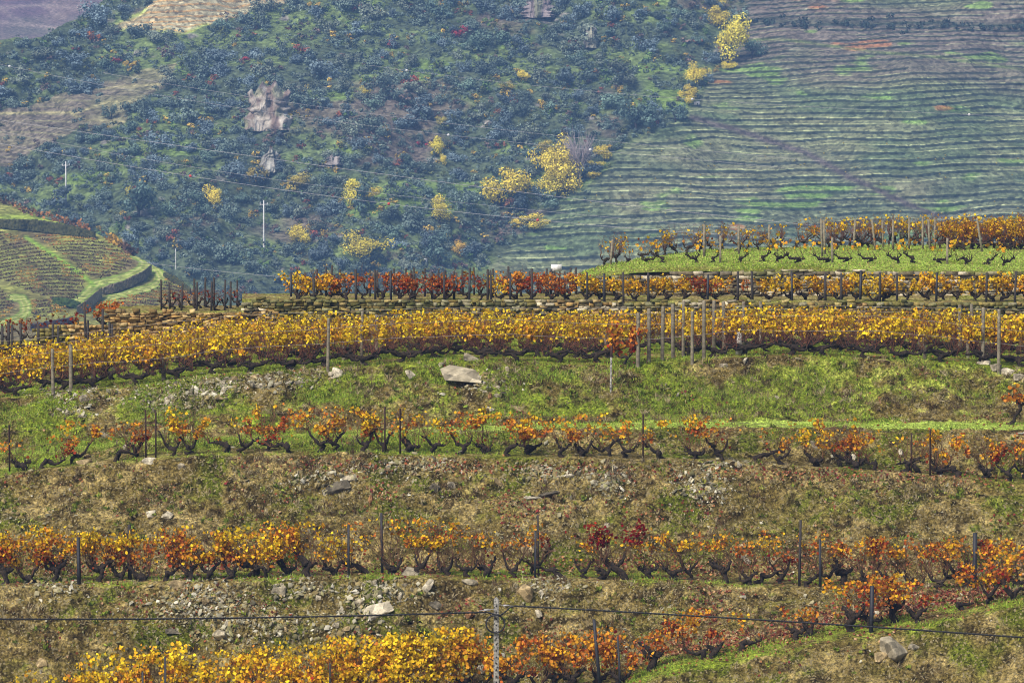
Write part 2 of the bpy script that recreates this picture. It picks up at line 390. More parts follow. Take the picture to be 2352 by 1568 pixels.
T6L = [cv([(250,722),(562,722)], 141.15), cv([(250,715),(562,715)], 141.4), cv([(250,702),(562,701)], 145), cv([(250,722),(562,720)], 152), cv([(250,800),(562,800)], 175)]
H6L, c6L = loft('t6l', T6L, US6L, [2, 26, 6, 6], gcol); upper('terrace_ground', H6L, c6L)
US0 = np.arange(-1500, 254, 12.)
T0 = [cv([(-1500,900),(0,792),(90,792),(254,750)], [141, 141, 141, 141]), cv([(-1500,880),(0,782),(90,780),(254,746)], 145), cv([(-1500,900),(0,800),(254,770)], 152), cv([(-1500,1000),(0,900),(254,900)], 175)]
H0, c0 = loft('t0', T0, US0, [10, 10, 6], gcol); upper('terrace_ground', H0, c0)
US7 = np.concatenate([np.arange(1335, 2480, 5.), np.arange(2480, 3600, 30.)])
L7 = [(1335,634),(1400,622),(1480,615),(1600,613),(1900,616),(2352,622),(3600,640)]
B7 = [(1335,630),(1400,607),(1500,588),(1650,573),(1900,565),(2352,557),(3600,545)]
B7Y = [150,155,163,172,175,178,185]
def bcol(x, y, z, t):
    n = fbm(x*.5, y*.3, z, 61, 4); m = fbm(x*3, y*2, z, 62, 3)
    c = mixc(GRASS*1.0, BRIGHT*.95, sst(-.6, .3, n+.2)); c = mixc(c, (.32, .48, .06), (t > 1.0)*.45*sst(-.5, .3, m+n)); c = mixc(c, TAN, sst(.35, .8, m-.2)*.5)
    c = mixc(c, OLIVE, (t < .99)*.6); return c*(1+.15*m)[..., None]
T7 = [cv([(p[0], p[1]+12) for p in L7], 147.3), cv(L7, 148.2), cv([(p[0], p[1]-9) for p in L7], 150.0), cv(B7, B7Y), cv([(a, b+6) for a, b in B7], [y+8 for y in B7Y]), cv([(a, b+160) for a, b in B7], [y+60 for y in B7Y])]
H7, c7 = loft('t7', T7, US7, [4, 8, 60, 6, 8], bcol, .07); upper('terrace_ground', H7, c7)
def on(H, us, u, y):
    c = int(np.argmin(abs(us-u))); k = int(np.argmin(abs(H[:, c, 1]-y))); q = H[k, c].copy()
    q[0] = (u-1176)/FPX*math.hypot(q[1], 0)*1.0013; return q

# ------------------------------------------------------------------ dry stone walls
def stone_wall(label, pts, Yf, seed, cols, st=(.28, .11), thick=.5, mossy=.5):
    """pts: (u, vtop, vbottom) along the wall; stones laid in courses in front of a rubble core"""
    rng = np.random.default_rng(seed); mb = MB()
    us = [p[0] for p in pts]
    P0 = W(us[0], pts[0][1], Yf); P1 = W(us[-1], pts[-1][1], Yf)
    x = P0[0]; x1 = P1[0]
    uf = lambda xx: 1176+xx/Yf*FPX
    zt = lambda xx: W(uf(xx), np.interp(uf(xx), us, [p[1] for p in pts]), Yf)[2]
    zb = lambda xx: W(uf(xx), np.interp(uf(xx), us, [p[2] for p in pts]), Yf)[2]
    zmin = min(zb(xx) for xx in np.linspace(x, x1, 20)); zmax = max(zt(xx) for xx in np.linspace(x, x1, 60))
    z = zmin-.1
    while z < zmax:
        h = st[1]*rng.uniform(.6, 1.5); xx = x-rng.uniform(0, st[0])
        while xx < x1:
            w = st[0]*rng.uniform(.4, 1.7); cx = xx+w/2
            top = zt(min(max(cx, x), x1))+rng.uniform(-.05, .05)
            if z+h*.5 < top and z+h > zb(min(max(cx, x), x1))-.1:
                V = boxv(0, 0, 0, w*.96, rng.uniform(.2, .34), h*.93)
                V += rng.normal(0, 1, V.shape)*np.array([w*.05, .03, h*.1])
                a = rng.normal(0, .09); ca, sa = math.cos(a), math.sin(a)
                V = np.stack([V[:, 0]*ca-V[:, 2]*sa, V[:, 1], V[:, 0]*sa+V[:, 2]*ca], -1)+np.array([cx, Yf+rng.uniform(-.05, .07), z+h/2])
                mo = vn(cx*.6, z*1.5, 0, seed)*.5+.5
                c = np.array(cols[rng.integers(len(cols))])*rng.uniform(.4, 1.6)
                if mo+.22*(z-zmin)/(zmax-zmin) > 1.12-mossy*.75: c = c*.45+np.array((.07, .08, .02))*rng.uniform(.5, 1.5)
                mb.add(V, BOXF, c)
            xx += w
        z += h
    # core
    n = 40; xs = np.linspace(x, x1, n); V = []
    for q in xs:
        t_, b_ = zt(q)-.12, zb(q)-.3
        V += [[q, Yf+.06, b_], [q, Yf+.06, t_], [q, Yf+thick, t_], [q, Yf+thick, b_]]
    i = np.arange(n-1)[:, None]*4; F = np.concatenate([i+np.array([[a, (a+1) % 4, (a+1) % 4+4, a+4]]) for a in range(4)])
    mb.add(np.array(V), F.reshape(-1, 4), (.045, .035, .018))
    o = link('stone_wall', mb.data('stone_wall', M_WALL)); tag(o, label, 'wall'); return o
OCH = [(.42, .29, .11), (.34, .22, .08), (.50, .37, .17), (.28, .19, .08)]
GRY = [(.26, .22, .13), (.36, .32, .22), (.16, .14, .08), (.46, .41, .30)]
stone_wall('low ochre stone wall standing on its own at the far left behind dark stakes', [(88,752,840),(110,746,840),(170,748,840),(196,744,840),(250,746,840)], 140.9, 11, OCH, (.22, .10), mossy=.15)
stone_wall('ochre dry stone wall with grassy flat top left of the taller mossy wall', [(252,713,825),(400,715,812),(500,719,805),(562,719,800)], 140.9, 12, OCH, (.22, .10), mossy=.2)
stone_wall('long mossy grey green stone wall below the red and yellow vines', [(540,722,795),(556,706,795),(572,694,792),(600,688,790),(700,687,790),(1300,690,790),(2352,696,790),(2600,698,790)], 141.9, 13, OCH+GRY, (.20, .095), mossy=.75)
stone_wall('rough slate wall holding up the bright green terrace at right', [(1365,640,690),(1450,632,690),(1600,626,690),(1900,622,690),(2352,628,690),(2600,632,692)], 146.9, 14, GRY, (.34, .11), mossy=.35)

# ------------------------------------------------------------------ valley floor and far hills
vf = np.array([[-2500, 150, -75], [2500, 150, -75], [2500, 3200, -75], [-2500, 3200, -75]], float)
fx = np.linspace(-2500, 2500, 60); fy = np.linspace(120, 3200, 60)
VX, VY = np.meshgrid(fx, fy); VZ = -70+6*fbm(VX/200, VY/200, 0, 2, 3)
Vv = np.stack([VX, VY, VZ], -1)
tag(link('valley_floor', meshdata('valley_floor', Vv.reshape(-1, 3), gridfaces(60, 60), M_FAR, np.full((3600, 3), .08)*np.array([[.8, 1, .5]]))), kind='structure')

RIDGE = [(-1200,330),(-400,185),(0,100),(70,86),(136,66),(204,34),(245,0),(330,-90),(4000,-100)]
BOUND = [(1720,-100),(1722,0),(1712,60),(1700,110),(1640,170),(1600,240),(1540,285),(1430,345),(1400,385),(1330,440),(1270,480),(1230,510),(1190,555),(1130,610),(1130,760)]   # forest right edge: (u at v)
def ubound(v):
    return np.interp(v, [p[1] for p in BOUND], [p[0] for p in BOUND])
PALE = [(237,61),(330,20),(362,-5),(700,-40),(666,0),(578,20),(476,58),(408,82),(354,83),(282,75)]
LV = [(-200,262),(0,252),(204,206),(340,163),(408,146),(374,204),(306,238),(289,279),(187,306),(85,333),(34,374),(0,391),(-200,400)]
UF = np.concatenate([np.arange(-1500, -60, 40), np.arange(-60, 2420, 4.5), np.arange(2420, 3900, 40)])
NW = 600; tw = np.linspace(0, 1, NW)
topv = ip(RIDGE, UF)
WV = 770*(1-tw)[:, None]+topv[None]*tw[:, None]
UU = np.broadcast_to(UF[None], WV.shape)
def farY(u, v):
    return 862+(770-v)*.195+16*fbm(np.asarray(u)/420, np.asarray(v)/330, 0, 81, 3)+1.6*fbm(np.asarray(u)/60, np.asarray(v)/40, 0, 82, 3)
FP = W(UU, WV, farY(UU, WV))
ter = sst(-25, 12, UU-ubound(WV)); pale = inpoly(UU, WV, PALE).astype(float); lv = inpoly(UU+8*vn(UU/30, WV/30), WV+8*vn(UU/30, WV/30, 5), LV).astype(float)
x, y, z = FP[..., 0], FP[..., 1], FP[..., 2]
off = 2.0*fbm(x/42, y/50, 0, 83, 3)+.38*vn(x/9, z/5, 0, 84)
Hs = 1.62+.35*sst(420, 60, WV)
per = 1.45-.009*z; q = -np.log(1.45-.009*(z+off))/.009+.3*vn(z/7, 3, 0, 8); fl = np.floor(q); f = q-fl
keep = _h(fl.astype(np.int64), np.floor(x/16+fl*.37).astype(np.int64), fl.astype(np.int64)*0, 5)   # some walls stop and restart
s = np.where(f < .74, f*.80, .592+(f-.74)*1.57)
ampS = np.maximum(ter*np.where(keep > .24, 1, .25), np.maximum(pale*.9, lv*.5)); ampS = np.maximum(ampS, .35)
FP[..., 2] += (s-f)*per*ampS
FP[..., 2] += (1-ter)*(1-lv)*1.2*fbm(x/9, y/9, z/9, 85, 4)
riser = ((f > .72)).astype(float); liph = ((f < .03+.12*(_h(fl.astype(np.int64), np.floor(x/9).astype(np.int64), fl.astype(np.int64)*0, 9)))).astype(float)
m1 = fbm(x/14, y/20, z/5, 90, 4); m2 = fbm(x/3, y/3, z/2, 91, 3); m3 = fbm(x/45, z/16, 0, 92, 3)
upv = sst(330, 60, WV)
tread = mixc((.10, .14, .075), (.17, .19, .11), sst(-.4, .5, m1))
tread = mixc(tread, (.165, .13, .125), sst(-.35, .25, m3+.5*upv-.1)*.8*(.2+.8*upv))
tread = mixc(tread, (.17, .32, .06), sst(.6, .85, fbm(x/10, z/3, 0, 95, 3))*.6)
tread = mixc(tread, (.40, .16, .05), sst(.68, .85, fbm(x/12, z/3, 0, 96, 3)+.12*upv-.3*(1-upv))*.6)
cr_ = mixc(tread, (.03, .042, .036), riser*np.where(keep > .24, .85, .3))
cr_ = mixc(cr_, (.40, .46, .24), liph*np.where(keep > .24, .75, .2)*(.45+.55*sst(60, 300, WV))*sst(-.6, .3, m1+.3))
rut = pdist(UU, WV, [(1590,270),(1700,300),(1850,350),(1960,410),(2090,470),(2170,500)])
cr_ = mixc(cr_, (.10, .085, .085), np.exp(-(rut/8)**2)*.95)
rut = pdist(UU, WV, [(1720,92),(1800,90),(2000,118),(2150,130),(2352,160),(2600,190)])
cr_ = mixc(cr_, (.16, .22, .07), np.exp(-(rut/3)**2)*.6)
band = np.exp(-((WV-50-.02*(UU-1900))/9)**2)*ter; cr_ = mixc(cr_, (.05, .07, .05), band*.6)
forest = mixc((.075, .10, .060), (.13, .18, .065), sst(-.2, .4, m1)); forest = mixc(forest, (.19, .30, .05), sst(.35, .7, fbm(x/18, z/6, 0, 97, 4))*.5)
forest = mixc(forest, (.14, .11, .10), sst(.25, .6, fbm(x/22, z/7, 0, 98, 3))*.8); forest = mixc(forest, (.26, .25, .23), sst(.65, .85, fbm(x/6, z/4, y/8, 99, 4)))
lvc = mixc((.15, .13, .10), (.20, .20, .11), sst(-.3, .5, m1)); lvc = mixc(lvc, (.34, .36, .16), liph*.45)
for pl in ([(0,260),(180,258),(250,232),(340,230)], [(160,258),(190,275),(290,279)], [(190,205),(330,196),(400,190)]):
    lvc = mixc(lvc, (.36, .34, .17), np.exp(-(pdist(UU, WV, pl)/3)**2)*.8)
fc = forest*(1-ter)[..., None]+cr_*ter[..., None]; fc = mixc(fc, lvc, lv)
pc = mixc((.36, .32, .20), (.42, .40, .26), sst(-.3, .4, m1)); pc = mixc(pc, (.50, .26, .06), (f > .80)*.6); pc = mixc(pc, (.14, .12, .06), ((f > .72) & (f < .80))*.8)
pc = mixc(pc, (.30, .42, .08), np.exp(-(pdist(UU, WV, PALE[-4:]+PALE[:2])/7)**2)*.8)
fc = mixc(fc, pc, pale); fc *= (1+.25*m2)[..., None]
# crest falls away behind
back = FP[-1].copy(); b1 = back+np.array([0, 40, -6]); b2 = back+np.array([0, 400, -170])
FPb = np.concatenate([FP, b1[None], b2[None]]); fcb = np.concatenate([fc, fc[-1:], fc[-1:]])
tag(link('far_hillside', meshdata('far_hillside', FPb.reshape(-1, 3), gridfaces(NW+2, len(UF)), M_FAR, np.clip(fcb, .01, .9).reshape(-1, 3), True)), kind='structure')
def far_pt(u, v):
    c = int(np.argmin(abs(UF-u))); k = int(np.argmin(abs(WV[:, c]-v))); return FP[k, c]

up = np.arange(-900, 1100, 12.); vp = np.linspace(200, -160, 90)
PU, PV = np.meshgrid(up, vp); PY = 1550+(200-PV)*.9+20*fbm(PU/200, PV/150, 0, 7, 3)
PP = W(PU, PV, PY); x, y, z = PP[..., 0], PP[..., 1], PP[..., 2]
pcol = mixc((.17, .11, .13), (.21, .15, .14), sst(-.3, .4, fbm(x/30, z/12, 0, 31, 3))); pcol = mixc(pcol, (.17, .19, .11), sst(.3, .8, fbm(x/60, z/20, 0, 32, 3)+.4*sst(150, 260, PU)-.3)*.7)
for pl in ([(-200,40),(0,20),(55,55),(130,65)], [(0,18),(100,12),(200,22),(300,30)], [(100,12),(150,45)], [(0,52),(130,65)]):
    pcol = mixc(pcol, (.34, .27, .24), np.exp(-(pdist(PU, PV, pl)/3.5)**2)*.8)
tag(link('distant_hill', meshdata('distant_hill', PP.reshape(-1, 3), gridfaces(*PU.shape), M_FAR, pcol.reshape(-1, 3), True)), kind='structure')

# ---- the terraced spur at left, middle distance
TOPM = [(-900,250),(0,458),(50,474),(100,500),(160,517),(217,534),(250,550),(300,580),(345,606),(372,618),(400,634),(440,662),(480,694),(560,750),(700,900)]
UM = np.concatenate([np.arange(-900, -20, 20), np.arange(-20, 700, 3.)]); NM = 160
tm = np.linspace(0, 1, NM)[:, None]; MV = 960*(1-tm)+ip(TOPM, UM)[None]*tm; MU = np.broadcast_to(UM[None], MV.shape)
def midY(u, v): return 600+(780-np.asarray(v))*.42+2.5*fbm(np.asarray(u)/90, np.asarray(v)/70, 0, 66, 3)
MP = W(MU, MV, midY(MU, MV))
x, y, z = MP[..., 0], MP[..., 1], MP[..., 2]; a1 = fbm(x/4, y/6, z/2, 67, 4)
mc = mixc((.17, .165, .055), (.25, .27, .07), sst(-.4, .4, a1)); mc = mixc(mc, (.16, .12, .07), sst(-.1, .5, fbm(x/7, z/3, 0, 68, 3))*.7); mc *= (1+.3*fbm(x/1.2, y/2, z, 69, 3))[..., None]
TR1 = [(308,584),(324,592),(334,604),(325,618),(300,632),(262,642),(222,651),(205,668),(190,682),(170,695)]
TR2 = [(345,608),(362,622),(372,640),(362,652),(340,662),(300,672),(258,682),(240,695),(222,714)]
TR3 = [(28,684),(50,684),(60,700),(58,718),(40,732),(0,744),(-80,760)]
LIPS = [(0,500),(60,498),(120,506),(217,528)]
d = np.minimum(np.minimum(pdist(MU, MV*1.5, [(a, b*1.5) for a, b in TR1])/10, pdist(MU, MV*1.5, [(a, b*1.5) for a, b in TR2])/9), pdist(MU, MV*1.5, [(a, b*1.5) for a, b in TR3])/10)
mc = mixc(mc, (.19, .32, .05), sst(1.6, 1.0, d)*.8); mc = mixc(mc, (.40, .42, .15), sst(.95, .65, d)*(.7+.3*sst(-.4, .4, a1))); mc = mixc(mc, (.24, .32, .06), sst(.35, .15, d))
mc = mixc(mc, (.28, .38, .06), np.exp(-(pdist(MU, MV, LIPS)/7)**2)*.9)
mc = mixc(mc, (.22, .40, .04), np.exp(-(pdist(MU, MV, [(60,545),(130,590),(200,640),(215,655)])/5)**2)*.8)
bk = MP[-1]+np.array([0, 20, -9]); bk2 = MP[-1]+np.array([0, 120, -60])
tag(link('terraced_spur', meshdata('terraced_spur', np.concatenate([MP, bk[None], bk2[None]]).reshape(-1, 3), gridfaces(NM+2, len(UM)), M_FAR, np.concatenate([mc, mc[-1:], mc[-1:]]).reshape(-1, 3), True)), kind='structure')
def mid_pt(u, v): return W(u, v, midY(u, v))
def band_wall(name, label, cat, top, bot, n, thick, c0, c1, seed, mat=M_WALL):
    """a wall or hedge of real thickness along a contour of the spur"""
    us = np.linspace(top[0][0], top[-1][0], n); rng = np.random.default_rng(seed)
    vt = ip(top, us); vb = np.interp(us, [p[0] for p in bot], [p[1] for p in bot]); Yb = midY(us, vb)-1.2
    m = 7; V = []; Cc = []
    for i in range(m+1):
        P = W(us, vb*(1-i/m)+vt*i/m, Yb); P[:, 1] += rng.normal(0, .12, n); P[:, 2] += rng.normal(0, .06, n); V.append(P)
        Cc.append(mixc(c0, c1, rng.random(n)))
    P = V[-1].copy(); P[:, 1] += thick; V.append(P); Cc.append(Cc[-1]); P2 = P.copy(); P2[:, 2] -= 3; V.append(P2); Cc.append(Cc[-1])
    o = link(name, meshdata(name, np.concatenate(V), gridfaces(m+3, n), mat, np.concatenate(Cc))); tag(o, label, cat)
band_wall('stone_wall', 'long dark overgrown wall across the top of the left spur', 'wall', [(-60,503),(0,504),(80,505),(160,517),(217,533)], [(-60,520),(0,523),(130,536),(217,547)], 130, 2, (.03, .04, .015), (.10, .10, .04), 1)
band_wall('stone_wall', 'grey stone wall curving below the grassy track on the left spur', 'wall', [(232,664),(250,655),(290,642),(330,622),(346,608)], [(232,676),(262,672),(300,660),(335,642),(346,626)], 70, 2, (.12, .10, .08), (.30, .25, .18), 2)
band_wall('stone_wall', 'pale brown stone wall at the bend between two grassy tracks', 'wall', [(176,704),(200,688),(232,662)], [(176,722),(200,716),(232,684)], 40, 2, (.18, .15, .10), (.34, .29, .20), 3)
band_wall('stone_wall', 'short dark wall at the right foot of the left spur', 'wall', [(375,625),(400,634),(420,648),(436,664)], [(375,634),(400,648),(420,662),(436,676)], 30, 2, (.04, .05, .02), (.12, .12, .04), 4)
band_wall('stone_wall', 'dark bank wall under the small orange vine plot at far left', 'wall', [(70,745),(120,736),(165,728)], [(70,758),(120,750),(165,741)], 30, 2, (.05, .045, .05), (.12, .10, .10), 5)
band_wall('hedge', 'dark clipped hedge beside the bend of the grassy track', 'hedge', [(120,684),(150,684),(182,695)], [(120,697),(150,704),(182,708)], 30, 2, (.03, .06, .015), (.07, .11, .03), 6, M_CROWN)
# rows of small vines on the spur (thousands: one object)
rng = np.random.default_rng(77); mb = MB()
def tuft(P, r, c, k, h=1.3):
    ctr = np.array(P)[None]+rng.normal(0, 1, (k, 3))*np.array([r*.5, r*.5, r*.35*h])+np.array([0, 0, r*.7])
    a = rng.normal(0, 1, (k, 3)); a /= np.linalg.norm(a, axis=1)[:, None]; b = np.cross(a, rng.normal(0, 1, (k, 3))); b /= np.linalg.norm(b, axis=1)[:, None]
    s_ = r*rng.uniform(.3, .55, (k, 1)); V = np.stack([ctr+a*s_, ctr+b*s_, ctr-a*s_, ctr-b*s_], 1).reshape(-1, 3)
    cc = np.repeat(np.array(c)[None]*rng.uniform(.55, 1.4, (k, 1)), 4, 0)
    mb.add(V, np.arange(k*4).reshape(-1, 4), cc)
YEL = (.50, .30, .05); BRN = (.11, .065, .04); OR = (.34, .16, .06)
ZA = [(-60,530),(20,536),(70,560),(130,595),(192,630),(196,650),(178,688),(120,688),(60,668),(0,642),(-60,620)]
ZB = [(75,540),(140,542),(217,550),(285,578),(302,592),(300,612),(270,630),(232,640),(206,636),(150,590)]
ZC = [(262,690),(300,680),(352,668),(385,640),(420,660),(455,700),(440,712),(250,712)]
ZD = [(70,690),(110,690),(160,712),(120,724),(75,732)]
ZE = [(-60,655),(0,665),(28,690),(30,715),(0,735),(-60,745)]
for zone, dv, slope, curv in ((ZA, 8.2, .10, .0016), (ZB, 7.4, .16, .0012), (ZC, 7.5, .12, .0006), (ZD, 7, .25, 0), (ZE, 8, .2, 0)):
    for v0 in np.arange(440, 840, dv):
        for u in np.arange(-60, 470, 2.1):
            v = v0-slope*(u-100)*.4+curv*(u-110)**2*.5+1.2*vn(u/20, v0, 0, 3)
            if inpoly(np.array(u), np.array(v), zone) and rng.random() < .93:
                yy = fbm(u/50, v/22, 0, 71, 2)+(.6 if zone in (ZC, ZD) else 0)+(.35 if (zone is ZA and v > 620) or (zone is ZA and pdist(np.array(u), np.array(v), [(20,540),(190,632)]) < 14) else 0)
                c = YEL if yy > .5+rng.normal(0, .15) else (OR if yy > .3 else BRN)
                tuft(mid_pt(u, v), .27, c, 4, .9)
for k in range(70):                                   # vines standing on the two skylines
    t = k/69; u = 0+t*205+rng.normal(0, 1); v = ip([(0,463),(60,490),(110,503),(205,530)], u)
    if k % 3 == 0: tuft(mid_pt(u, v), .62, OR if rng.random() < .7 else BRN, 14, 1.8)
for k in range(16):
    u = 248+k*3.9; tuft(mid_pt(u, ip(TOPM, u)+3), .7, YEL if k < 9 else BRN, 14, 1.6)
tag(link('hillside_vines', mb.data('hillside_vines', M_MIDV)), 'rows of small orange and brown vines following the contours of the left spur', 'vines', kind='stuff')

# ------------------------------------------------------------------ trees
def crown(seed, n, lobes, size, squash=.85, base=(.05, .075, .06), var=.5, hollow=0, spread=.42):
    r = np.random.default_rng(seed); mb_ = MB()
    lc = r.normal(0, spread, (lobes, 3))*np.array([1, 1, squash]); lr = r.uniform(.35, .6, lobes)
    k = r.integers(0, lobes, n); d = r.normal(0, 1, (n, 3)); d /= np.linalg.norm(d, axis=1)[:, None]
    rad = lr[k]*(r.random(n)**(.33 if hollow else .5)); ctr = lc[k]+d*rad[:, None]*np.array([1, 1, .85])
    dn = d+np.array([0, 0, .25])+.38*r.normal(0, 1, (n, 3)); a = np.cross(dn, r.normal(0, 1, (n, 3))); a /= np.linalg.norm(a, axis=1)[:, None]; b = np.cross(a, dn); b /= np.linalg.norm(b, axis=1)[:, None]+1e-9
    s_ = size*r.uniform(.5, 1.3, (n, 1)); s2 = s_*r.uniform(.5, 1, (n, 1))
    V = np.stack([ctr+a*s_, ctr+b*s2, ctr-a*s_*.8, ctr-b*s2], 1)
    zmin = np.percentile(V[..., 2], 2); V[..., 2] -= zmin
    lob = r.uniform(1-var*.5, 1+var*.5, lobes)[k]
    cc = np.array(base)[None]*(lob*r.uniform(1-var, 1+var, n))[:, None]
    mb_.add(V.reshape(-1, 3), np.arange(n*4).reshape(-1, 4), np.repeat(cc, 4, 0)); return mb_
def trunk_mesh(seed, h, r0, limbs, spread, c=(.05, .04, .035)):
    r = np.random.default_rng(seed); m_ = MB()
    p = np.array([[0, 0, -.3], [r.normal(0, .03), 0, h*.3], [r.normal(0, .05), r.normal(0, .05), h*.55]])
    addtube(m_, p, [r0, r0*.8, r0*.6], 6, r, .1, c)
    for i in range(limbs):
        a = i/limbs*6.28+r.uniform(-.4, .4); s0 = p[1]+(p[2]-p[1])*r.random()
        e = np.array([math.cos(a)*spread*r.uniform(.5, 1), math.sin(a)*spread*r.uniform(.5, 1), h*r.uniform(.85, 1.6)])
        mid = (s0+e)/2+np.array([0, 0, .1]); addtube(m_, [s0, mid, e], [r0*.5, r0*.3, r0*.1], 5, r, .1, c)
        for q in range(3):
            e2 = mid+(e-mid)*r.uniform(.2, .9)+r.normal(0, .22, 3)*spread+np.array([0, 0, .15]); addtube(m_, [mid, e2], [r0*.22, r0*.05], 4, r, .1, c)
    return m_
OLIVE_C = [crown(100+i, 950, 6+i % 4, .085, .82, (.155, .215, .195), .38, 0, .34).data('crown', M_CROWN) for i in range(8)]
BUSH_C = [crown(140+i, 240, 4, .13, .6, (1, 1, 1), .45).data('crown', M_CROWN) for i in range(5)]
YEL_C = [crown(160+i, 2300, 10+i, .058, 1.0, (.95, .80, .10), .25, 1, .36).data('crown', M_CROWN) for i in range(6)]
TR_M = [trunk_mesh(180+i, .8, .07, 5, .5).data('trunk', M_BARK) for i in range(4)]
BARE = trunk_mesh(199, 1.0, .045, 46, .70, (.30, .26, .27)).data('branches', M_CANE)
rng = np.random.default_rng(2024); rr = random.Random(5)
def far_tree(u, v, wpx, data, color, label, group=None, cat='tree', name='olive_tree', tall=1., trunk=True):
    """u, v: the foot of the tree; wpx its width in picture units"""
    P = far_pt(u, v); r = wpx/2/FPX*P[1]*1.3
    e = link(name, None, None, P, (0, 0, rng.uniform(0, 6.28)), (r, r, r*tall)); tag(e, label, cat, group)
    if data:
        c = link('crown', data, e, (0, 0, .35 if trunk else -.1)); c.color = (*color, 1)
    if trunk: link('trunk', TR_M[rr.randrange(4)], e)
    return e
# golden trees (centre, width, tall) picked out one by one
GOLD = [
 (497,468,42,1.0,'small round golden tree left of the nearer white pole'),(812,452,50,1.0,'ragged golden tree wrapped round a dark olive'),(845,446,40,.8,'golden tree reaching out right of the dark olive'),
 (842,573,80,.62,'broad low golden tree just above the red vines'),(1013,495,44,1.0,'round golden tree below the middle of the slope'),(1001,352,32,1.1,'lone golden tree high above the round one at mid slope'),
 (1022,375,15,1.3,'tiny golden tree beside a lone taller one'),(1150,440,84,.85,'wide golden tree with a hollow side by the terraces'),(1195,432,50,.8,'right shoulder golden tree of the wide pair by the terraces'),
 (1262,392,62,1.4,'tallest golden tree of the clump at the edge of the terraces'),(1300,415,60,1.2,'thinner golden tree right of the tallest of the clump'),(1270,440,60,.8,'low golden tree at the foot of the clump by the terraces'),
 (1674,108,68,1.15,'largest golden tree at the top edge of the forest'),(1652,40,46,.85,'golden tree topmost on the forest edge'),(1672,150,26,.7,'golden tree at the left foot of the largest golden crown'),
 (1602,176,42,.9,'golden tree with a bare left half near the white marker'),(1584,226,32,1.0,'small golden tree lowest in the upper group'),(685,537,48,.7,'low yellow tree right of the nearer white pole'),(705,548,30,.7,'yellowish green bush tree beside a low yellow one'),
 (1388,350,36,.8,'golden bush tree on the corner of the terraces'),(1368,372,30,.6,'flat golden bush under the corner tree'),(1362,400,28,.6,'yellow green bush at the terrace edge'),(1335,385,34,.6,'golden bush between the grey bare tree and the terraces'),
 (590,412,45,.7,'dull yellow tree above the nearer white pole'),(675,430,52,.6,'dull yellow spreading tree right of the nearer white pole'),(300,452,16,1.6,'thin yellow tree right of the left pole'),(660,270,16,1.0,'little yellow tree at the foot of the red cliff'),
 (838,208,18,1.0,'small yellow tree high left of the middle'),(1225,515,56,.5,'low yellow bush where the forest meets the lowest terraces'),(1185,512,30,.6,'small low yellow bush left of the lowest terraces'),(1055,570,30,.9,'orange tree behind the white hut'),(1020,548,26,.8,'pale yellow tree beside a dark round bush'),
 (1015,285,30,.7,'pale gold tree mid slope'),(1165,205,30,.6,'pale gold tree above the middle'),(1255,340,40,.6,'dull gold tree above the clump'),(1650,8,30,.6,'gold tree cut by the top of the picture'),(1205,185,26,.7,'small gold tree near the upper middle')]
for i, (u, v, w, tall, lab) in enumerate(GOLD):
    k = rng.uniform(.8, 1.15); dull = .65 if 'dull' in lab or 'pale' in lab else 1
    far_tree(u, v+w*tall*.52, w, YEL_C[i % 6], (k*dull, k*dull*(.8 if 'orange' in lab else rng.uniform(.95, 1.05)), k*dull*(1.6 if dull < 1 else 1)), lab, None, 'tree', 'golden_tree', tall)
P = far_pt(1332, 428); e = link('bare_tree', BARE, None, P, (0, 0, .4), (6.4, 6.4, 7.2)); tag(e, 'leafless grey tree behind the golden clump at the terrace edge', 'tree')
REDS = [(565,132,22,(.40,.05,.05),'red tree above the cliff'),(210,95,28,(.36,.13,.04),'rust orange tree near the top left ridge'),(1055,75,34,(.32,.04,.05),'tall red tree high in the middle'),(385,122,32,(.22,.05,.06),'dark red tree below the pale terraces'),(690,118,34,(.30,.10,.06),'rust brown tree right of the red one above the cliff'),(942,192,36,(.38,.09,.05),'bright red bush high left of middle'),(615,338,18,(.32,.08,.04),'rust bush below the cliff'),(780,270,22,(.34,.10,.04),'rust bush right of the cliff'),(350,275,18,(.36,.12,.05),'orange bush by the left olive grove'),(712,535,30,(.30,.08,.05),'rust red bush above the yellow one'),(1155,462,40,(.26,.12,.07),'brown tree in front of the wide golden one'),(490,190,34,(.26,.09,.05),'wide rust bush left of the cliff'),(265,135,24,(.28,.05,.04),'small red bush on the upper left slope'),(820,12,26,(.34,.06,.05),'red tree at the top edge'),(975,335,20,(.34,.04,.05),'small crimson bush mid slope'),(545,262,14,(.30,.04,.04),'tiny crimson bush left of the cliff'),(1150,260,30,(.28,.12,.05),'tawny bush above the middle'),(905,105,20,(.25,.05,.05),'dark red shrub on the upper slope'),(1365,165,26,(.34,.16,.05),'tawny orange tree on the upper right slope'),(175,118,16,(.26,.05,.05),'small dark red bush at left below the ridge')]
for u, v, w, c, lab in REDS:
    far_tree(u, v+w*.4, w, BUSH_C[rr.randrange(5)], c, lab, None, 'tree', 'autumn_tree', rng.uniform(.7, 1.1))
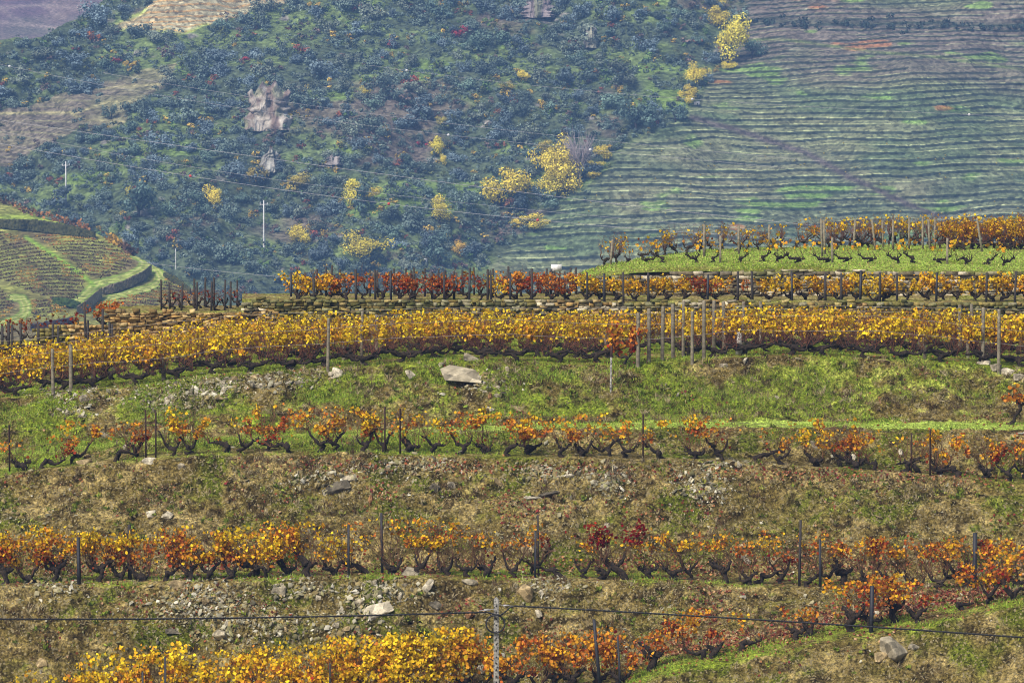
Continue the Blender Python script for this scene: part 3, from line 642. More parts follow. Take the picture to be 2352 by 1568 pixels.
# olives and evergreen oaks
def forest_ok(u, v):
    if u > ubound(v)-12: return False
    if v < ip(RIDGE, u)+14: return False
    if inpoly(np.array(float(u)), np.array(float(v)), PALE) or inpoly(np.array(float(u)), np.array(float(v)), LV): return False
    if u < 350 and v > ip(TOPM, u)+25: return False
    if v > 640: return False
    return True
LMK = [(612,245,'the tall red cliff'),(620,372,'the pale broken crag'),(497,468,'the small round golden tree'),(830,455,'the ragged golden tree'),(842,573,'the broad low golden tree'),(1013,495,'the round mid slope golden tree'),(1001,352,'the lone high golden tree'),(1160,440,'the wide golden pair'),(1262,392,'the tallest golden clump'),(1674,100,'the largest golden tree'),(1604,165,'the half bare golden tree'),(685,537,'the low yellow tree'),(1388,350,'the corner golden bush'),(565,132,'the red tree over the cliff'),(210,95,'the rust tree at top left'),(1055,75,'the tall red tree'),(385,122,'the dark red tree by the pale terraces'),(942,192,'the bright red bush'),(153,420,'the left white pole'),(608,520,'the right white pole'),(840,210,'the small high yellow tree'),(1358,82,'the narrow pale crag'),(1235,12,'the purple cliff at the top'),(1250,345,'the dull gold tree'),(1205,185,'the small upper gold tree'),(1365,165,'the tawny orange tree'),(1460,280,'the big dark spreading tree'),(255,262,'the lone round olive'),(240,560,'the left spur'),(980,594,'the white hut'),(770,365,'the low grey ledge')]
used_lab = set()
def tree_label(u, v, w, g):
    sz = 'small' if w < 36 else 'middling' if w < 50 else 'big'; sh = 'dark' if g < .85 else 'pale' if g > 1.15 else 'blue green'
    for a, b, nm in sorted(LMK, key=lambda p: math.hypot(p[0]-u, p[1]-v))[:6]:
        d_ = math.hypot(a-u, b-v); ang = math.degrees(math.atan2(b-v, u-a)) % 360
        dr = ['right of', 'up right of', 'above', 'up left of', 'left of', 'down left of', 'below', 'down right of'][int((ang+22.5)//45) % 8]
        far = 'close ' if d_ < 55 else 'a little ' if d_ < 110 else 'well '
        lb = f'{sz} {sh} olive {far}{dr} {nm}'.replace('blue green', 'bluish') if len(nm.split()) > 6 else f'{sz} {sh} olive {far}{dr} {nm}'
        if lb not in used_lab: used_lab.add(lb); return lb
    return lb
spots = []; tries = 0
SPECIAL = [(255,262,30,'dark round olive standing alone in the left vineyard'),(1550,262,44,'dark round tree at the right end of the forest edge'),(1460,280,70,'big dark spreading tree by the top of the lower terraces'),(830,475,55,'dark olive framed by golden branches'),(320,465,85,'large dark tree clump right of the left pole'),(1005,580,62,'rounded dark bush above the row of red vines'),(1725,118,44,'dark tree right beside the largest golden one'),(190,292,18,'small dark cypress shaped olive in the left vineyard'),(295,296,20,'single small olive under the left vineyard'),(1000,30,50,'dark tree at the top in the middle')]
for u, v, w, lab in SPECIAL:
    far_tree(u, v+w*.4, w, OLIVE_C[rr.randrange(8)], (.75, .85, .8), lab); spots.append((u, v, w))
GAPS = [(610,245,58),(1450,215,40),(1440,80,38),(1120,360,60),(1500,190,40),(1590,260,40),(440,310,30),(700,330,30),(920,330,30),(1010,400,30),(870,520,20),(960,440,20),(620,560,60)]
NT = 300-len(SPECIAL)-4; nt_ = 0
while nt_ < NT and tries < 20000:
    tries += 1; u = rng.uniform(-20, 1730); v = rng.uniform(0, 630); w = rng.choice([34, 42, 50, 60])*rng.uniform(.85, 1.1)
    if u < 420 and v > 330: w *= .8
    if not forest_ok(u, v+w*.3): continue
    if any(math.hypot(u-a, (v-b)*1.0) < (w+c)*.36 for a, b, c in spots): continue
    if any(math.hypot(u-a, v-b) < r for a, b, r in GAPS): continue
    if vn(u/110, v/75, 0, 55) < -.45 and rng.random() < .8: continue
    spots.append((u, v, w)); nt_ += 1
    g = rng.uniform(.65, 1.35); k = rng.random()
    c = (g*(1.0+.25*(k > .8)), g*(1+.1*(k > .7)), g*(1.25 if k < .4 else .95))
    hz = 'upper' if v < 210 else ('middle' if v < 420 else 'lower'); sz = 'left' if u < 560 else ('central' if u < 1120 else 'right')
    far_tree(u, v+w*.35, w, OLIVE_C[rr.randrange(8)], c, tree_label(u, v, w, g), f'olive trees on the {hz} {sz} slope', tall=rng.uniform(.75, 1.05), trunk=False)
# everything smaller, past three hundred: one object
mb = MB(); cnt = 0
tmpl = [crown(300+i, 90, 4, .17, .7, (1, 1, 1), .5) for i in range(6)]
pal = [((.13, .185, .165), .52), ((.17, .22, .18), .22), ((.12, .14, .05), .1), ((.18, .13, .11), .06), ((.26, .09, .05), .02), ((.50, .36, .07), .05), ((.13, .22, .06), .03)]
while cnt < 4600:
    u = rng.uniform(-60, 1740); v = rng.uniform(-20, 690)
    if u > ubound(v)-3 and not (rng.random() < .004): continue
    if u < 250 and v < ip(RIDGE, u)+4: continue
    if inpoly(np.array(u), np.array(v), PALE): continue
    if inpoly(np.array(u), np.array(v), LV) and rng.random() < .96: continue
    if math.hypot(u-612, (v-248)) < 44: continue
    w = rng.choice([17, 24, 31, 38], p=[.3, .35, .25, .1])*rng.uniform(.8, 1.2); t_ = tmpl[rng.integers(6)]
    P = far_pt(u, v); r = w/2/FPX*P[1]; c = np.array(pal[rng.choice(7, p=[p[1] for p in pal])][0])*rng.uniform(.6, 1.35)
    a = rng.uniform(0, 6.28); V = t_.V[0]; V = np.stack([V[:, 0]*math.cos(a)-V[:, 1]*math.sin(a), V[:, 0]*math.sin(a)+V[:, 1]*math.cos(a), V[:, 2]*rng.uniform(.7, 1)], -1)*r+P-np.array([0, 0, .15*r])
    mb.add(V, t_.F4[0], t_.C[0]*c); cnt += 1
for u in np.arange(1735, 2400, 20):                   # shrubs along the top terrace path
    u2 = u+rng.normal(0, 9); v = 62+.02*(u-1900)+rng.normal(0, 4); w = rng.uniform(14, 36); t_ = tmpl[rng.integers(6)]
    P = far_pt(u2, v); r = w/2/FPX*P[1]; mb.add(t_.V[0]*r+P, t_.F4[0], t_.C[0]*np.array((.055, .085, .075))*rng.uniform(.7, 1.2))
for _ in range(60):                                    # single yellow vines left on the terraces
    u = rng.uniform(1300, 2352); v = rng.uniform(330, 520); P = far_pt(u, v); t_ = tmpl[0]; mb.add(t_.V[0]*.35+P, t_.F4[0], t_.C[0]*np.array((.5, .42, .08)))
tag(link('scrub', mb.data('scrub', M_CROWN)), 'low scrub and small bushes filling the wooded slope between the trees', 'scrub', kind='stuff')

# ---- rock outcrops
def outcrop(u, v, w, h, seed, c0, c1, label, streak=1.):
    """a broken rock face bulging out of the slope, fissured top to bottom"""
    P = far_pt(u, v+h/2); k = P[1]/FPX; w *= k; h *= k
    na, nb = 70, 50; A_, B_ = np.meshgrid(np.linspace(-1, 1, na), np.linspace(-.15, 1, nb))
    edge_ = 1+.16*vn(B_*4, seed, 0, seed)+.15*vn(B_*11, seed, 1, seed); topz = 1-.22*np.abs(A_)**2+.16*vn(A_*3, seed, 0, seed+1)+.10*vn(A_*9, 0, 0, seed+2)
    x = A_*w*.5*edge_*(1-.25*B_); z = B_*h*topz
    rid = 1-np.abs(vn(x/2.0+.5*vn(x/3, z/3, 0, seed), z/6.5, 0, seed+3)); rid2 = 1-np.abs(vn(x/.8, z/1.6, 0, seed+4)); blk = np.round(vn(x/2.4, z/2.0, 0, seed+6)*2.5)/2.5
    prot = np.clip(1-A_**4, 0, 1)*np.clip((1.02-B_)*6, 0, 1)
    y = -(3.2*prot-1.5)-1.6*rid*prot-.5*rid2*prot-1.0*blk*prot+B_*h*.55
    st_ = np.clip(.5+.8*vn(x/1.1, z/9, 0, seed+7)*streak+.5*vn(x/.7, z/.9, 0, seed+8), 0, 1)
    c = mixc(c0, c1, st_); c = mixc(c, (.30, .33, .20), sst(.2, .6, vn(x/2.5, z/2.5, 3, seed+9))*.6); c *= np.where(rid > .93, .45, 1.)[..., None]
    V = np.stack([x, y, z], -1).reshape(-1, 3)
    o = link('rock_outcrop', meshdata('rock_outcrop', V, gridfaces(nb, na), M_CLIFF, c.reshape(-1, 3)), None, P); tag(o, label, 'rock')
outcrop(614, 246, 128, 92, 1, (.20, .15, .13), (.50, .46, .40), 'tall red streaked cliff on the wooded slope')
outcrop(620, 372, 50, 44, 2, (.25, .24, .22), (.42, .42, .38), 'pale broken crag below the tall cliff')
outcrop(1235, 12, 80, 46, 3, (.14, .11, .12), (.30, .26, .27), 'purple grey cliff at the very top of the forest')
outcrop(1358, 82, 30, 46, 4, (.24, .20, .22), (.40, .36, .38), 'narrow pale crag on the upper slope')
outcrop(770, 365, 50, 20, 8, (.2, .18, .19), (.34, .31, .3), 'low grey ledge right of the pale crag')

# ---- pylons, power lines, small things on the slope
def far_pole(u, vt, vb, label, arm=True, w=.34, Y=None):
    P = far_pt(u, vb); 
    if Y: P = W(u, vb, Y)
    k = P[1]/FPX; h = (vb-vt)*k
    e = empty('power_pole', P); tag(e, label, 'pole')
    m_ = MB(); addtube(m_, [(0, 0, -1), (0, 0, h*.5), (0, 0, h)], [w*.62, w*.5, w*.32], 8); link('pole_shaft', m_.data('pole_shaft', M_WHITE), e)
    if arm:
        m_ = MB(); m_.add(boxv(0, 0, h-.9, 1.7, .16, .14), BOXF); link('crossarm', m_.data('crossarm', M_WHITE), e)
        for s_ in (-1, 0, 1):
            m_ = MB(); addtube(m_, [(s_*.75, 0, h-.85), (s_*.75, 0, h-.5)], [.08, .06], 6); link('insulator', m_.data('insulator', M_WHITE), e)
far_pole(153, 372, 470, 'white power pole at left above the terraced spur')
far_pole(608, 460, 575, 'white power pole nearest the middle, above the dark stakes')
far_pole(405, 565, 612, 'thin grey pole half hidden behind the end of the spur', False, .16)
def power_line(label, pts, Y0, Y1, balls=(), r=.032):
    us = np.linspace(pts[0][0], pts[-1][0], 60)
    co = np.polyfit([p[0] for p in pts], [p[1] for p in pts], min(3, len(pts)-1)); vs = np.polyval(co, us)
    Ys = np.interp(us, [us[0], us[-1]], [Y0, Y1]); P = W(us, vs, Ys); o0 = P[0].copy()
    m_ = MB(); addtube(m_, P-o0, r, 5, c=(.45, .44, .46)); o = link('power_line', m_.data('power_line', M_CANE), None, o0); tag(o, label, 'cable')
    for ub, c in balls:
        q = W(ub, np.polyval(co, ub), np.interp(ub, [us[0], us[-1]], [Y0, Y1]))-o0
        bm = bmesh.new(); bmesh.ops.create_icosphere(bm, subdivisions=2, radius=.24); me = bpy.data.meshes.new('marker_ball'); bm.to_mesh(me); bm.free(); me.materials.append(M_RED if c else M_WHITE)
        link('marker_ball', me, o, q)
power_line('pale power line running from the left edge over the golden clump', [(-60,266),(0,278),(500,347),(1180,440),(1700,500),(2420,565)], 700, 640)
power_line('second power line carrying red marker balls across the lower slope', [(-60,318),(0,330),(437,404),(893,468),(1235,507),(1540,530),(2420,560)], 690, 640, [(437, 1), (893, 1), (1235, 1)])
power_line('power line just under the one with red balls', [(-60,288),(0,300),(600,408),(1180,478),(1700,525)], 700, 650, [], .02)
power_line('upper power line passing in front of the tall cliff', [(238,168),(510,212),(776,252),(1456,330),(1900,372)], 740, 700, [], .022)
power_line('power line with white marker balls across mid slope', [(-60,136),(22,150),(238,198),(510,243),(776,279),(1030,309),(1356,346),(1800,385)], 740, 700, [(22, 0), (1030, 0), (1356, 0)], .022)
power_line('topmost power line with a white ball above the middle', [(850,150),(934,163),(1590,228),(2226,264),(2420,272)], 760, 700, [(934, 0), (1590, 0), (2226, 0)], .020)
power_line('thin low line past the thin grey pole', [(310,600),(405,612),(700,640)], 620, 600, [], .02)
def hut(u, v, w, h, label, Y=None, body=M_WHITE):
    P = far_pt(u, v) if Y is None else W(u, v, Y); k = P[1]/FPX; w *= k; h *= k
    e = empty('hut', P); tag(e, label, 'hut')
    m_ = MB(); m_.add(boxv(0, 0, h*.35, w, w*.8, h*1.1), BOXF); link('wall', m_.data('wall', body), e)
    m_ = MB(); V = np.array([[-w*.56, -w*.45, h*.9], [w*.56, -w*.45, h*.9], [w*.56, w*.45, h*.9], [-w*.56, w*.45, h*.9], [-w*.5, 0, h*1.2], [w*.5, 0, h*1.2]])
    m_.add(V, np.array([[0, 1, 5, 4], [2, 3, 4, 5], [0, 3, 2, 1]])); m_.F3.append(np.array([[0, 4, 3], [1, 2, 5]])); link('roof', m_.data('roof', M_WHITE if body is M_WHITE else M_WOODPOST), e)
    m_ = MB(); m_.add(boxv(w*.1, -w*.41, h*.3, w*.2, .08, h*.6), BOXF); link('door', m_.data('door', M_HOLE), e)
hut(977, 594, 12, 9, 'tiny white hut right of the broad low golden tree')
hut(354, 81, 9, 4, 'tiny white hut under the pale terraces at upper left')
hut(1602, 241, 13, 6, 'tiny pale hut beside the lowest golden tree of the upper group')

# ------------------------------------------------------------------ grapevines
def leafset(mb_, P, size, r, tcol, bright, droop=1.0):
    n = len(P)
    tip = np.stack([r.normal(0, .6, n), r.normal(0, .6, n), -droop*r.uniform(.3, 1.2, n)], -1); tip /= np.linalg.norm(tip, axis=1)[:, None]
    nm = np.stack([r.normal(0, .7, n), -r.uniform(.1, 1.2, n), r.normal(.4, .6, n)], -1)
    sd_ = np.cross(tip, nm); sd_ /= np.linalg.norm(sd_, axis=1)[:, None]+1e-9; nm = np.cross(sd_, tip)
    s_ = (size*r.uniform(.6, 1.25, n))[:, None]; fold = s_*r.uniform(-.05, .3, n)[:, None]
    A0 = P; pts = [A0, A0+tip*s_*.12+sd_*s_*.52+nm*fold, A0+tip*s_*.62+sd_*s_*.5+nm*fold*1.3, A0+tip*s_*.98, A0+tip*s_*.62-sd_*s_*.5+nm*fold*1.3, A0+tip*s_*.12-sd_*s_*.52+nm*fold, A0+tip*s_*.5]
    V = np.stack(pts, 1).reshape(-1, 3); i = np.arange(n)[:, None]*7
    F = np.concatenate([i+np.array([[0, 1, 2, 6]]), i+np.array([[6, 2, 3, 4]]), i+np.array([[0, 6, 4, 5]])])
    c = np.stack([tcol, bright, 0*tcol], -1); mb_.add(V, F, np.repeat(c, 7, 0))
def make_vine(seed, H=1.3, Wd=1.1, th=.35, lean=0., arms=2, armlen=.45, rise=.12, canes=12, leaves=220, zone=(.35, 1.), lsize=.115,
              cluster=-.2, cane_r=.0065, tr=.05, bow=.15, spread=.5, tmean=.3, cane_c=(.16, .075, .05), knob=.25, jit=.07, wires=None):
    r = np.random.default_rng(seed); out = {}
    m_ = MB(); top = np.array([lean, r.normal(0, .05), th])
    n = 5; t = np.linspace(0, 1, n)[:, None]; p = np.array([0, 0, -.08])*(1-t)+top*t
    p[1:-1] += r.normal(0, .045, (n-2, 3))*np.array([1.3, 1, .3]); p[:, 0] += np.sin(t[:, 0]*math.pi)*r.normal(0, .07)
    addtube(m_, p, tr*np.array([1.25, 1.0, .9, .95, 1.1])*r.uniform(.85, 1.2, n), 8, r, knob)
    starts = []
    for a in range(arms):
        sgn = -1 if a % 2 == 0 else 1
        if arms == 1: sgn = 1 if lean > 0 else -1
        k = 7; s = np.linspace(0, 1, k); L_ = armlen*r.uniform(.65, 1.15); ph = r.uniform(0, 6); am = r.uniform(.02, .07)
        q = np.stack([top[0]+sgn*L_*s, top[1]+r.normal(0, .05)*s, top[2]-.02+rise*r.uniform(.3, 1.5)*s**1.5+am*np.sin(s*5+ph)-am*np.sin(ph)], -1)
        q[1:] += r.normal(0, .014, (k-1, 3)); addtube(m_, q, tr*(.85-.5*s)*r.uniform(.8, 1.25, k), 7, r, knob)
        for b in range(4):
            w = q[r.integers(2, k)]; e = w+np.array([r.normal(0, .04), r.normal(0, .03), r.uniform(.04, .11)]); addtube(m_, [w, (w+e)/2+r.normal(0, .008, 3), e], [tr*.45, tr*.35, tr*.22], 5, r, .2)
            starts.append(e)
        starts.append(q[-1])
    out['trunk'] = m_.data('trunk', M_BARK, True)
    m_ = MB(); cp = []
    for c in range(canes):
        st = starts[r.integers(len(starts))]; k = 7; s = np.linspace(0, 1, k)
        hz = H*r.uniform(.62, 1.02)-st[2]; dx = r.normal(0, spread*.45)+ (st[0]-top[0])*.35; dy = r.normal(0, .10)
        q = np.stack([st[0]+dx*s+bow*r.normal(0, .5)*np.sin(s*math.pi), st[1]+dy*s+.04*np.sin(s*4+r.uniform(0, 6)), st[2]+hz*(s if r.random() < .8 else np.sin(s*1.9)/.95)], -1)
        q[1:-1] += r.normal(0, .012, (k-2, 3)); rr_ = cane_r*(1.15-.6*s)
        V, F, _ = tube(q, rr_, 3, None, 0, False); m_.add(V, F, np.array(cane_c)*r.uniform(.6, 1.4)); cp.append(q)
        for b in range(2):
            w = q[r.integers(2, k)]; e = w+np.array([r.normal(0, .13), r.normal(0, .06), r.uniform(-.04, .16)]); V, F, _ = tube([w, (w+e)/2+r.normal(0, .015, 3), e], cane_r*.6, 3, None, 0, False); m_.add(V, F, np.array(cane_c)*r.uniform(.6, 1.3))
            cp.append(np.array([w+(e-w)*x for x in s]))
    if m_.n: out['canes'] = m_.data('canes', M_CANE)
    if leaves and cp:
        cp = np.array(cp); wgt = r.uniform(.1, 1, len(cp))**1.3; N_ = leaves*5
        ci = r.choice(len(cp), N_, p=wgt/wgt.sum()); s = r.random(N_)*6; i0 = np.minimum(s.astype(int), 5); fr = (s-i0)[:, None]
        P = cp[ci, i0]*(1-fr)+cp[ci, i0+1]*fr+r.normal(0, jit, (N_, 3))*np.array([1, .8, .7])
        zf = P[:, 2]/H; nz = vn(P[:, 0]*3.2, P[:, 2]*3.2, P[:, 1]*2, seed)
        ok = (zf > zone[0]+r.normal(0, .05, N_)) & (zf < zone[1]+.06) & (nz > cluster+r.normal(0, .12, N_)); P = P[ok][:leaves]; zf = zf[ok][:leaves]
        if len(P):
            n = len(P); tc_ = tmean+.22*vn(P[:, 0]*2.1, P[:, 2]*2.3, 0, seed+5)+r.normal(0, .12, n)+.25*(.7-zf)
            m_ = MB(); leafset(m_, P, lsize, r, np.clip(tc_, 0, 1), r.uniform(.35, 1.2, n)); out['leaves'] = m_.data('leaves', M_LEAF)
    return out
def place_vine(parts, P, label, group, rz=0, scl=1, col=(0, 1, 1), mirror=False):
    e = link('grapevine', None, None, P, (0, 0, rz), (-scl if mirror else scl, scl, scl)); tag(e, label, 'grapevine', group)
    for nme in ('trunk', 'canes', 'leaves'):
        if nme in parts:
            o = link(nme, parts[nme], e); o.color = (*col, 1)
    return e
ORD = ['first', 'second', 'third', 'fourth', 'fifth', 'sixth', 'seventh', 'eighth', 'ninth', 'tenth', 'eleventh', 'twelfth', 'thirteenth', 'fourteenth', 'fifteenth', 'sixteenth', 'seventeenth', 'eighteenth', 'nineteenth', 'twentieth']
def ordn(i):
    if i < 20: return ORD[i]
    tens = {2: 'twenty', 3: 'thirty', 4: 'forty'}; t, u = divmod(i+1, 10)
    return {2: 'twentieth', 3: 'thirtieth', 4: 'fortieth'}[t] if u == 0 else f'{tens[t]} {ORD[u-1]}'
def from_ends(i, n):
    if i == 0: return 'leftmost'
    if i == n-1: return 'rightmost'
    return f'{ordn(i)} from the left' if i < n/2 else f'{ordn(n-1-i)} from the right'
def hue(t):
    return 'yellow' if t < .16 else 'golden' if t < .3 else 'orange' if t < .48 else 'rusty red' if t < .66 else 'crimson'
# --- row on the third terrace, with rusty posts: (u, style, leaves, tone, height, lean)
ROW3 = [(58,'low',40,.45,.9,-.2),(95,'arch',90,.40,.9,.3),(176,'vee',200,.38,1.15,0),(262,'arch',60,.5,1.1,.2),(305,'vee',120,.45,1.05,.15),(395,'vee',90,.35,1.2,-.1),(430,'vee',230,.22,1.25,.05),(530,'arch',40,.4,.9,-.25),
 (562,'vee',60,.3,1.2,.15),(606,'vee',260,.42,1.3,.05),(668,'arch',30,.5,.7,-.3),(733,'vee',170,.40,1.25,.1),(768,'vee',150,.5,1.2,0),(842,'vee',260,.38,1.25,0),(885,'vee',80,.42,1.2,-.1),(946,'low',70,.35,1.2,0),(998,'vee',90,.38,1.15,0),(1060,'vee',60,.5,1.0,.1),
 (1110,'low',230,.22,1.3,.1),(1166,'arch',330,.42,1.2,.05),(1218,'low',150,.38,1.1,0),(1288,'vee',130,.42,1.1,.1),(1340,'low',70,.35,1.2,0),(1395,'vee',60,.35,1.1,-.05),(1436,'vee',90,.42,1.2,.1),(1525,'arch',30,.45,1.0,-.25),(1590,'low',260,.30,1.3,.2),
 (1656,'vee',20,.5,1.1,-.15),(1746,'arch',14,.6,1.0,.2),(1798,'vee',30,.6,1.0,-.1),(1868,'low',190,.28,1.3,.05),(1935,'vee',240,.48,1.3,.05),(1960,'low',140,.55,1.3,.1),(2018,'arch',110,.45,1.2,-.25),(2072,'arch',50,.35,1.2,.25),(2112,'arch',60,.30,1.3,-.3),
 (2165,'low',220,.28,1.2,-.1),(2200,'arch',90,.42,1.1,-.2),(2262,'low',160,.45,1.2,.1),(2310,'vee',220,.45,1.2,0),(2350,'vee',150,.42,1.15,.1)]
STY = {'vee': dict(th=.24, arms=2, armlen=.32, rise=.30, tr=.062, knob=.4), 'arch': dict(th=.24, arms=1, armlen=.5, rise=.05, tr=.07, knob=.45), 'low': dict(th=.17, arms=3, armlen=.28, rise=.2, tr=.075, knob=.45), 'stout': dict(th=.38, arms=3, armlen=.34, rise=.2, tr=.095, knob=.45)}
n3 = len(ROW3)
for i, (u, sty, nl, tone, H, lean) in enumerate(ROW3):
    s_ = STY[sty]; P = lip(K3A, u, .55+rng.uniform(-.15, .25))
    parts = make_vine(1000+i, H=H*1.02, lean=lean*.6, canes=9+int(nl/26), leaves=int(nl*1.05), zone=(.40, 1.02), lsize=.078, cluster=0 if nl > 150 else .12, tmean=.22, spread=.7, jit=.075, cane_c=(.17, .085, .045), cane_r=.009, **s_)
    amt = 'leafy' if nl > 180 else 'thinly leaved' if nl > 50 else 'almost bare'
    place_vine(parts, P, f'{amt} {hue(tone)} vine, {from_ends(i, n3)} in the row with rusty posts', 'vines in the row with rusty posts', rng.uniform(-.2, .2), 1, (tone-.33, 1.3, 1.12))
# --- row on the second terrace, black stakes
ROW2 = [(8,'stout',420,.26,1.5,0),(62,'low',300,.24,1.4,0),(132,'stout',520,.28,1.5,0),(228,'stout',330,.26,1.5,.1),(262,'low',230,.36,1.3,.2),(318,'low',330,.18,1.45,0),(378,'arch',260,.24,1.4,.1),(430,'low',200,.16,1.4,.1),(478,'vee',430,.24,1.45,.1),(530,'low',200,.2,1.3,0),(573,'stout',240,.3,1.35,0),
 (608,'vee',330,.32,1.3,0),(660,'low',260,.27,1.5,0),(706,'stout',300,.30,1.6,0),(758,'low',130,.3,1.2,.1),(848,'arch',90,.45,1.1,-.5),(905,'low',170,.28,1.5,0),(966,'vee',480,.26,1.55,.05),(1018,'low',220,.24,1.55,.1),(1070,'vee',150,.36,1.3,.05),(1120,'low',90,.26,1.35,0),(1180,'vee',90,.34,1.4,.05),(1224,'vee',130,.40,1.4,.1),
 (1288,'arch',0,.3,.9,-.2),(1338,'vee',8,.5,.6,0),(1385,'low',170,.26,1.3,.1),(1438,'stout',420,.98,1.62,-.5),(1490,'low',60,.3,1.2,0),(1545,'low',170,.26,1.4,0),(1580,'vee',130,.3,1.4,0),(1660,'stout',150,.30,1.35,0),(1712,'low',120,.32,1.3,.1),(1735,'arch',90,.55,.95,.3),(1790,'vee',110,.34,1.4,.1),(1848,'arch',30,.4,1.3,.2),
 (1900,'vee',90,.33,1.4,.05),(1940,'stout',200,.36,1.4,-.1),(1995,'low',270,.32,1.35,0),(2045,'vee',230,.5,1.4,0),(2100,'low',230,.30,1.4,0),(2150,'vee',210,.38,1.4,.1),(2198,'stout',200,.36,1.4,0),(2250,'low',260,.42,1.5,0),(2300,'vee',240,.33,1.4,0),(2345,'low',230,.38,1.4,0)]
nn = len(ROW2)
for i, (u, sty, nl, tone, H, lean) in enumerate(ROW2):
    P = lip(K2A, u, .6+rng.uniform(-.25, .45)); s_ = dict(STY[sty])
    dense = u < 780
    parts = make_vine(2000+i, H=H, lean=lean*.7, canes=13+int(nl/26), leaves=int(nl*(1.15 if u < 780 else .8)), zone=(.33 if dense else (.5 if u < 1100 else .64), 1.02), lsize=.08 if dense else .074, cluster=-.12 if dense else .08, tmean=.2, spread=.85 if not dense else .7, jit=.095, cane_c=(.13, .07, .04), cane_r=.009, **s_)
    amt = 'bushy' if nl > 280 else 'leafy' if nl > 140 else 'sparse' if nl > 20 else 'bare'
    place_vine(parts, P, f'{amt} {hue(tone)} vine, {from_ends(i, nn)} in the row with black stakes', 'vines in the row with black stakes', rng.uniform(-.25, .25), 1, (tone-.30+(.09 if 1000 < u else .0), 1.35, 1.12))
# --- lowest row
ROW1 = [(30,'low',220,.18,1.3,0,1560),(90,'low',180,.14,1.3,0,1545),(240,'stout',330,.15,1.5,0,1500),(300,'low',360,.13,1.5,0,1490),(360,'low',420,.08,1.5,0,1480),(420,'low',330,.10,1.5,0,1484),(500,'stout',240,.25,1.4,0,1510),(560,'low',380,.14,1.5,0,1495),(620,'low',460,.12,1.5,0,1482),(690,'stout',380,.14,1.5,0,1485),(750,'low',380,.10,1.5,0,1468),(800,'low',330,.08,1.5,0,1468),
 (850,'stout',640,.08,1.6,0,1470),(905,'low',640,.10,1.6,0,1460),(960,'stout',640,.10,1.6,0,1455),(1010,'low',640,.06,1.6,0,1452),(1060,'stout',500,.08,1.6,0,1448),(1105,'low',300,.16,1.6,0,1452),(1175,'stout',200,.42,1.4,.1,1478),(1225,'vee',260,.40,1.5,.1,1460),(1275,'stout',300,.36,1.5,0,1460),(1318,'stout',190,.44,1.5,-.1,1452),(1375,'low',220,.46,1.5,.1,1440),(1425,'low',170,.42,1.5,0,1450)]
for i, (u, sty, nl, tone, H, lean, vt) in enumerate(ROW1):
    P = lip(K1A, u, .9+rng.uniform(-.3, .6)); s_ = dict(STY[sty])
    Ht = max(.9, (ip([(a[0], a[6]) for a in [ROW1[i], ROW1[i]]], u)-proj(P)[1])*-1/FPX*P[1])
    parts = make_vine(3000+i, H=Ht, lean=lean*.6, canes=12+int(nl/26), leaves=int(nl*1.45), zone=(.28, 1.02), lsize=.088, cluster=-.4 if tone < .2 else -.1, tmean=.12, spread=.7, jit=.1, cane_c=(.15, .085, .05), **s_)
    place_vine(parts, P, f'{"dense" if nl > 300 else "leafy"} {hue(tone)} vine at the bottom edge, {from_ends(i, 24)} of its row', 'vines along the bottom edge', rng.uniform(-.25, .25), 1, (tone-.26+(.12 if u > 1150 else 0), 1.3, 1.18))
ROW1B = [(1498,'stout',130,.44,1.15,0,'orange vine with forked trunk left of the U shaped one on the lowest strip'),(1612,'arch',190,.40,1.3,0,'orange vine with a U shaped trunk on the lowest grass strip'),(1640,'low',160,.45,1.25,.1,'rust orange vine behind the U shaped trunk'),(1700,'arch',40,.35,1.0,.3,'small dark vine right of the U shaped trunk'),(1832,'low',0,.4,.7,0,'bare black knobbly vine trunk lying low on the bright grass'),(1850,'low',90,.5,.9,.2,'thin rust vine behind the bare knobbly trunk'),
 (1958,'stout',190,.42,1.35,.05,'orange vine with a leaning trunk left of the tall black stake'),(2000,'low',180,.36,1.35,0,'orange vine leaves hugging the tall black stake'),(2052,'stout',300,.32,1.3,.15,'bushy golden vine right of the tall black stake'),(2105,'low',160,.40,1.1,0,'orange vine between the stake and the right end of the lowest row'),(2185,'arch',130,.36,1.1,.3,'orange vine with a long curved arm near the right end'),(2270,'vee',230,.36,1.2,0,'orange vine with a V trunk at the right end of the grass strip'),(2330,'low',200,.38,1.2,0,'golden orange vine touching the right edge')]
for i, (u, sty, nl, tone, H, lean, lab) in enumerate(ROW1B):
    P = lip(K1A, u, .9+rng.uniform(-.2, .5)); s_ = dict(STY[sty])
    if 'stout' == sty: s_['th'] = .45
    parts = make_vine(3100+i, H=H, lean=lean*.6, canes=6+int(nl/24), leaves=int(nl*1.1), zone=(.45, 1.02), lsize=.08, cluster=-.05, tmean=.22, spread=.75, jit=.09, cane_c=(.15, .085, .05), **s_)
    place_vine(parts, P, lab, None, rng.uniform(-.25, .25), 1, (tone-.22, 1.35, 1.08))
# a lone slanting vine on the upper path at the right edge
place_vine(make_vine(3200, H=1.0, th=.55, lean=.35, arms=2, armlen=.3, rise=.2, canes=14, leaves=150, zone=(.5, 1.1), lsize=.1, tmean=.36, tr=.05, spread=.5), lip(K4A, 2312, .8), 'slanting orange vine standing alone on the pale grass path at the right edge', None, 0, 1.1, (.05, 1, 1.1))
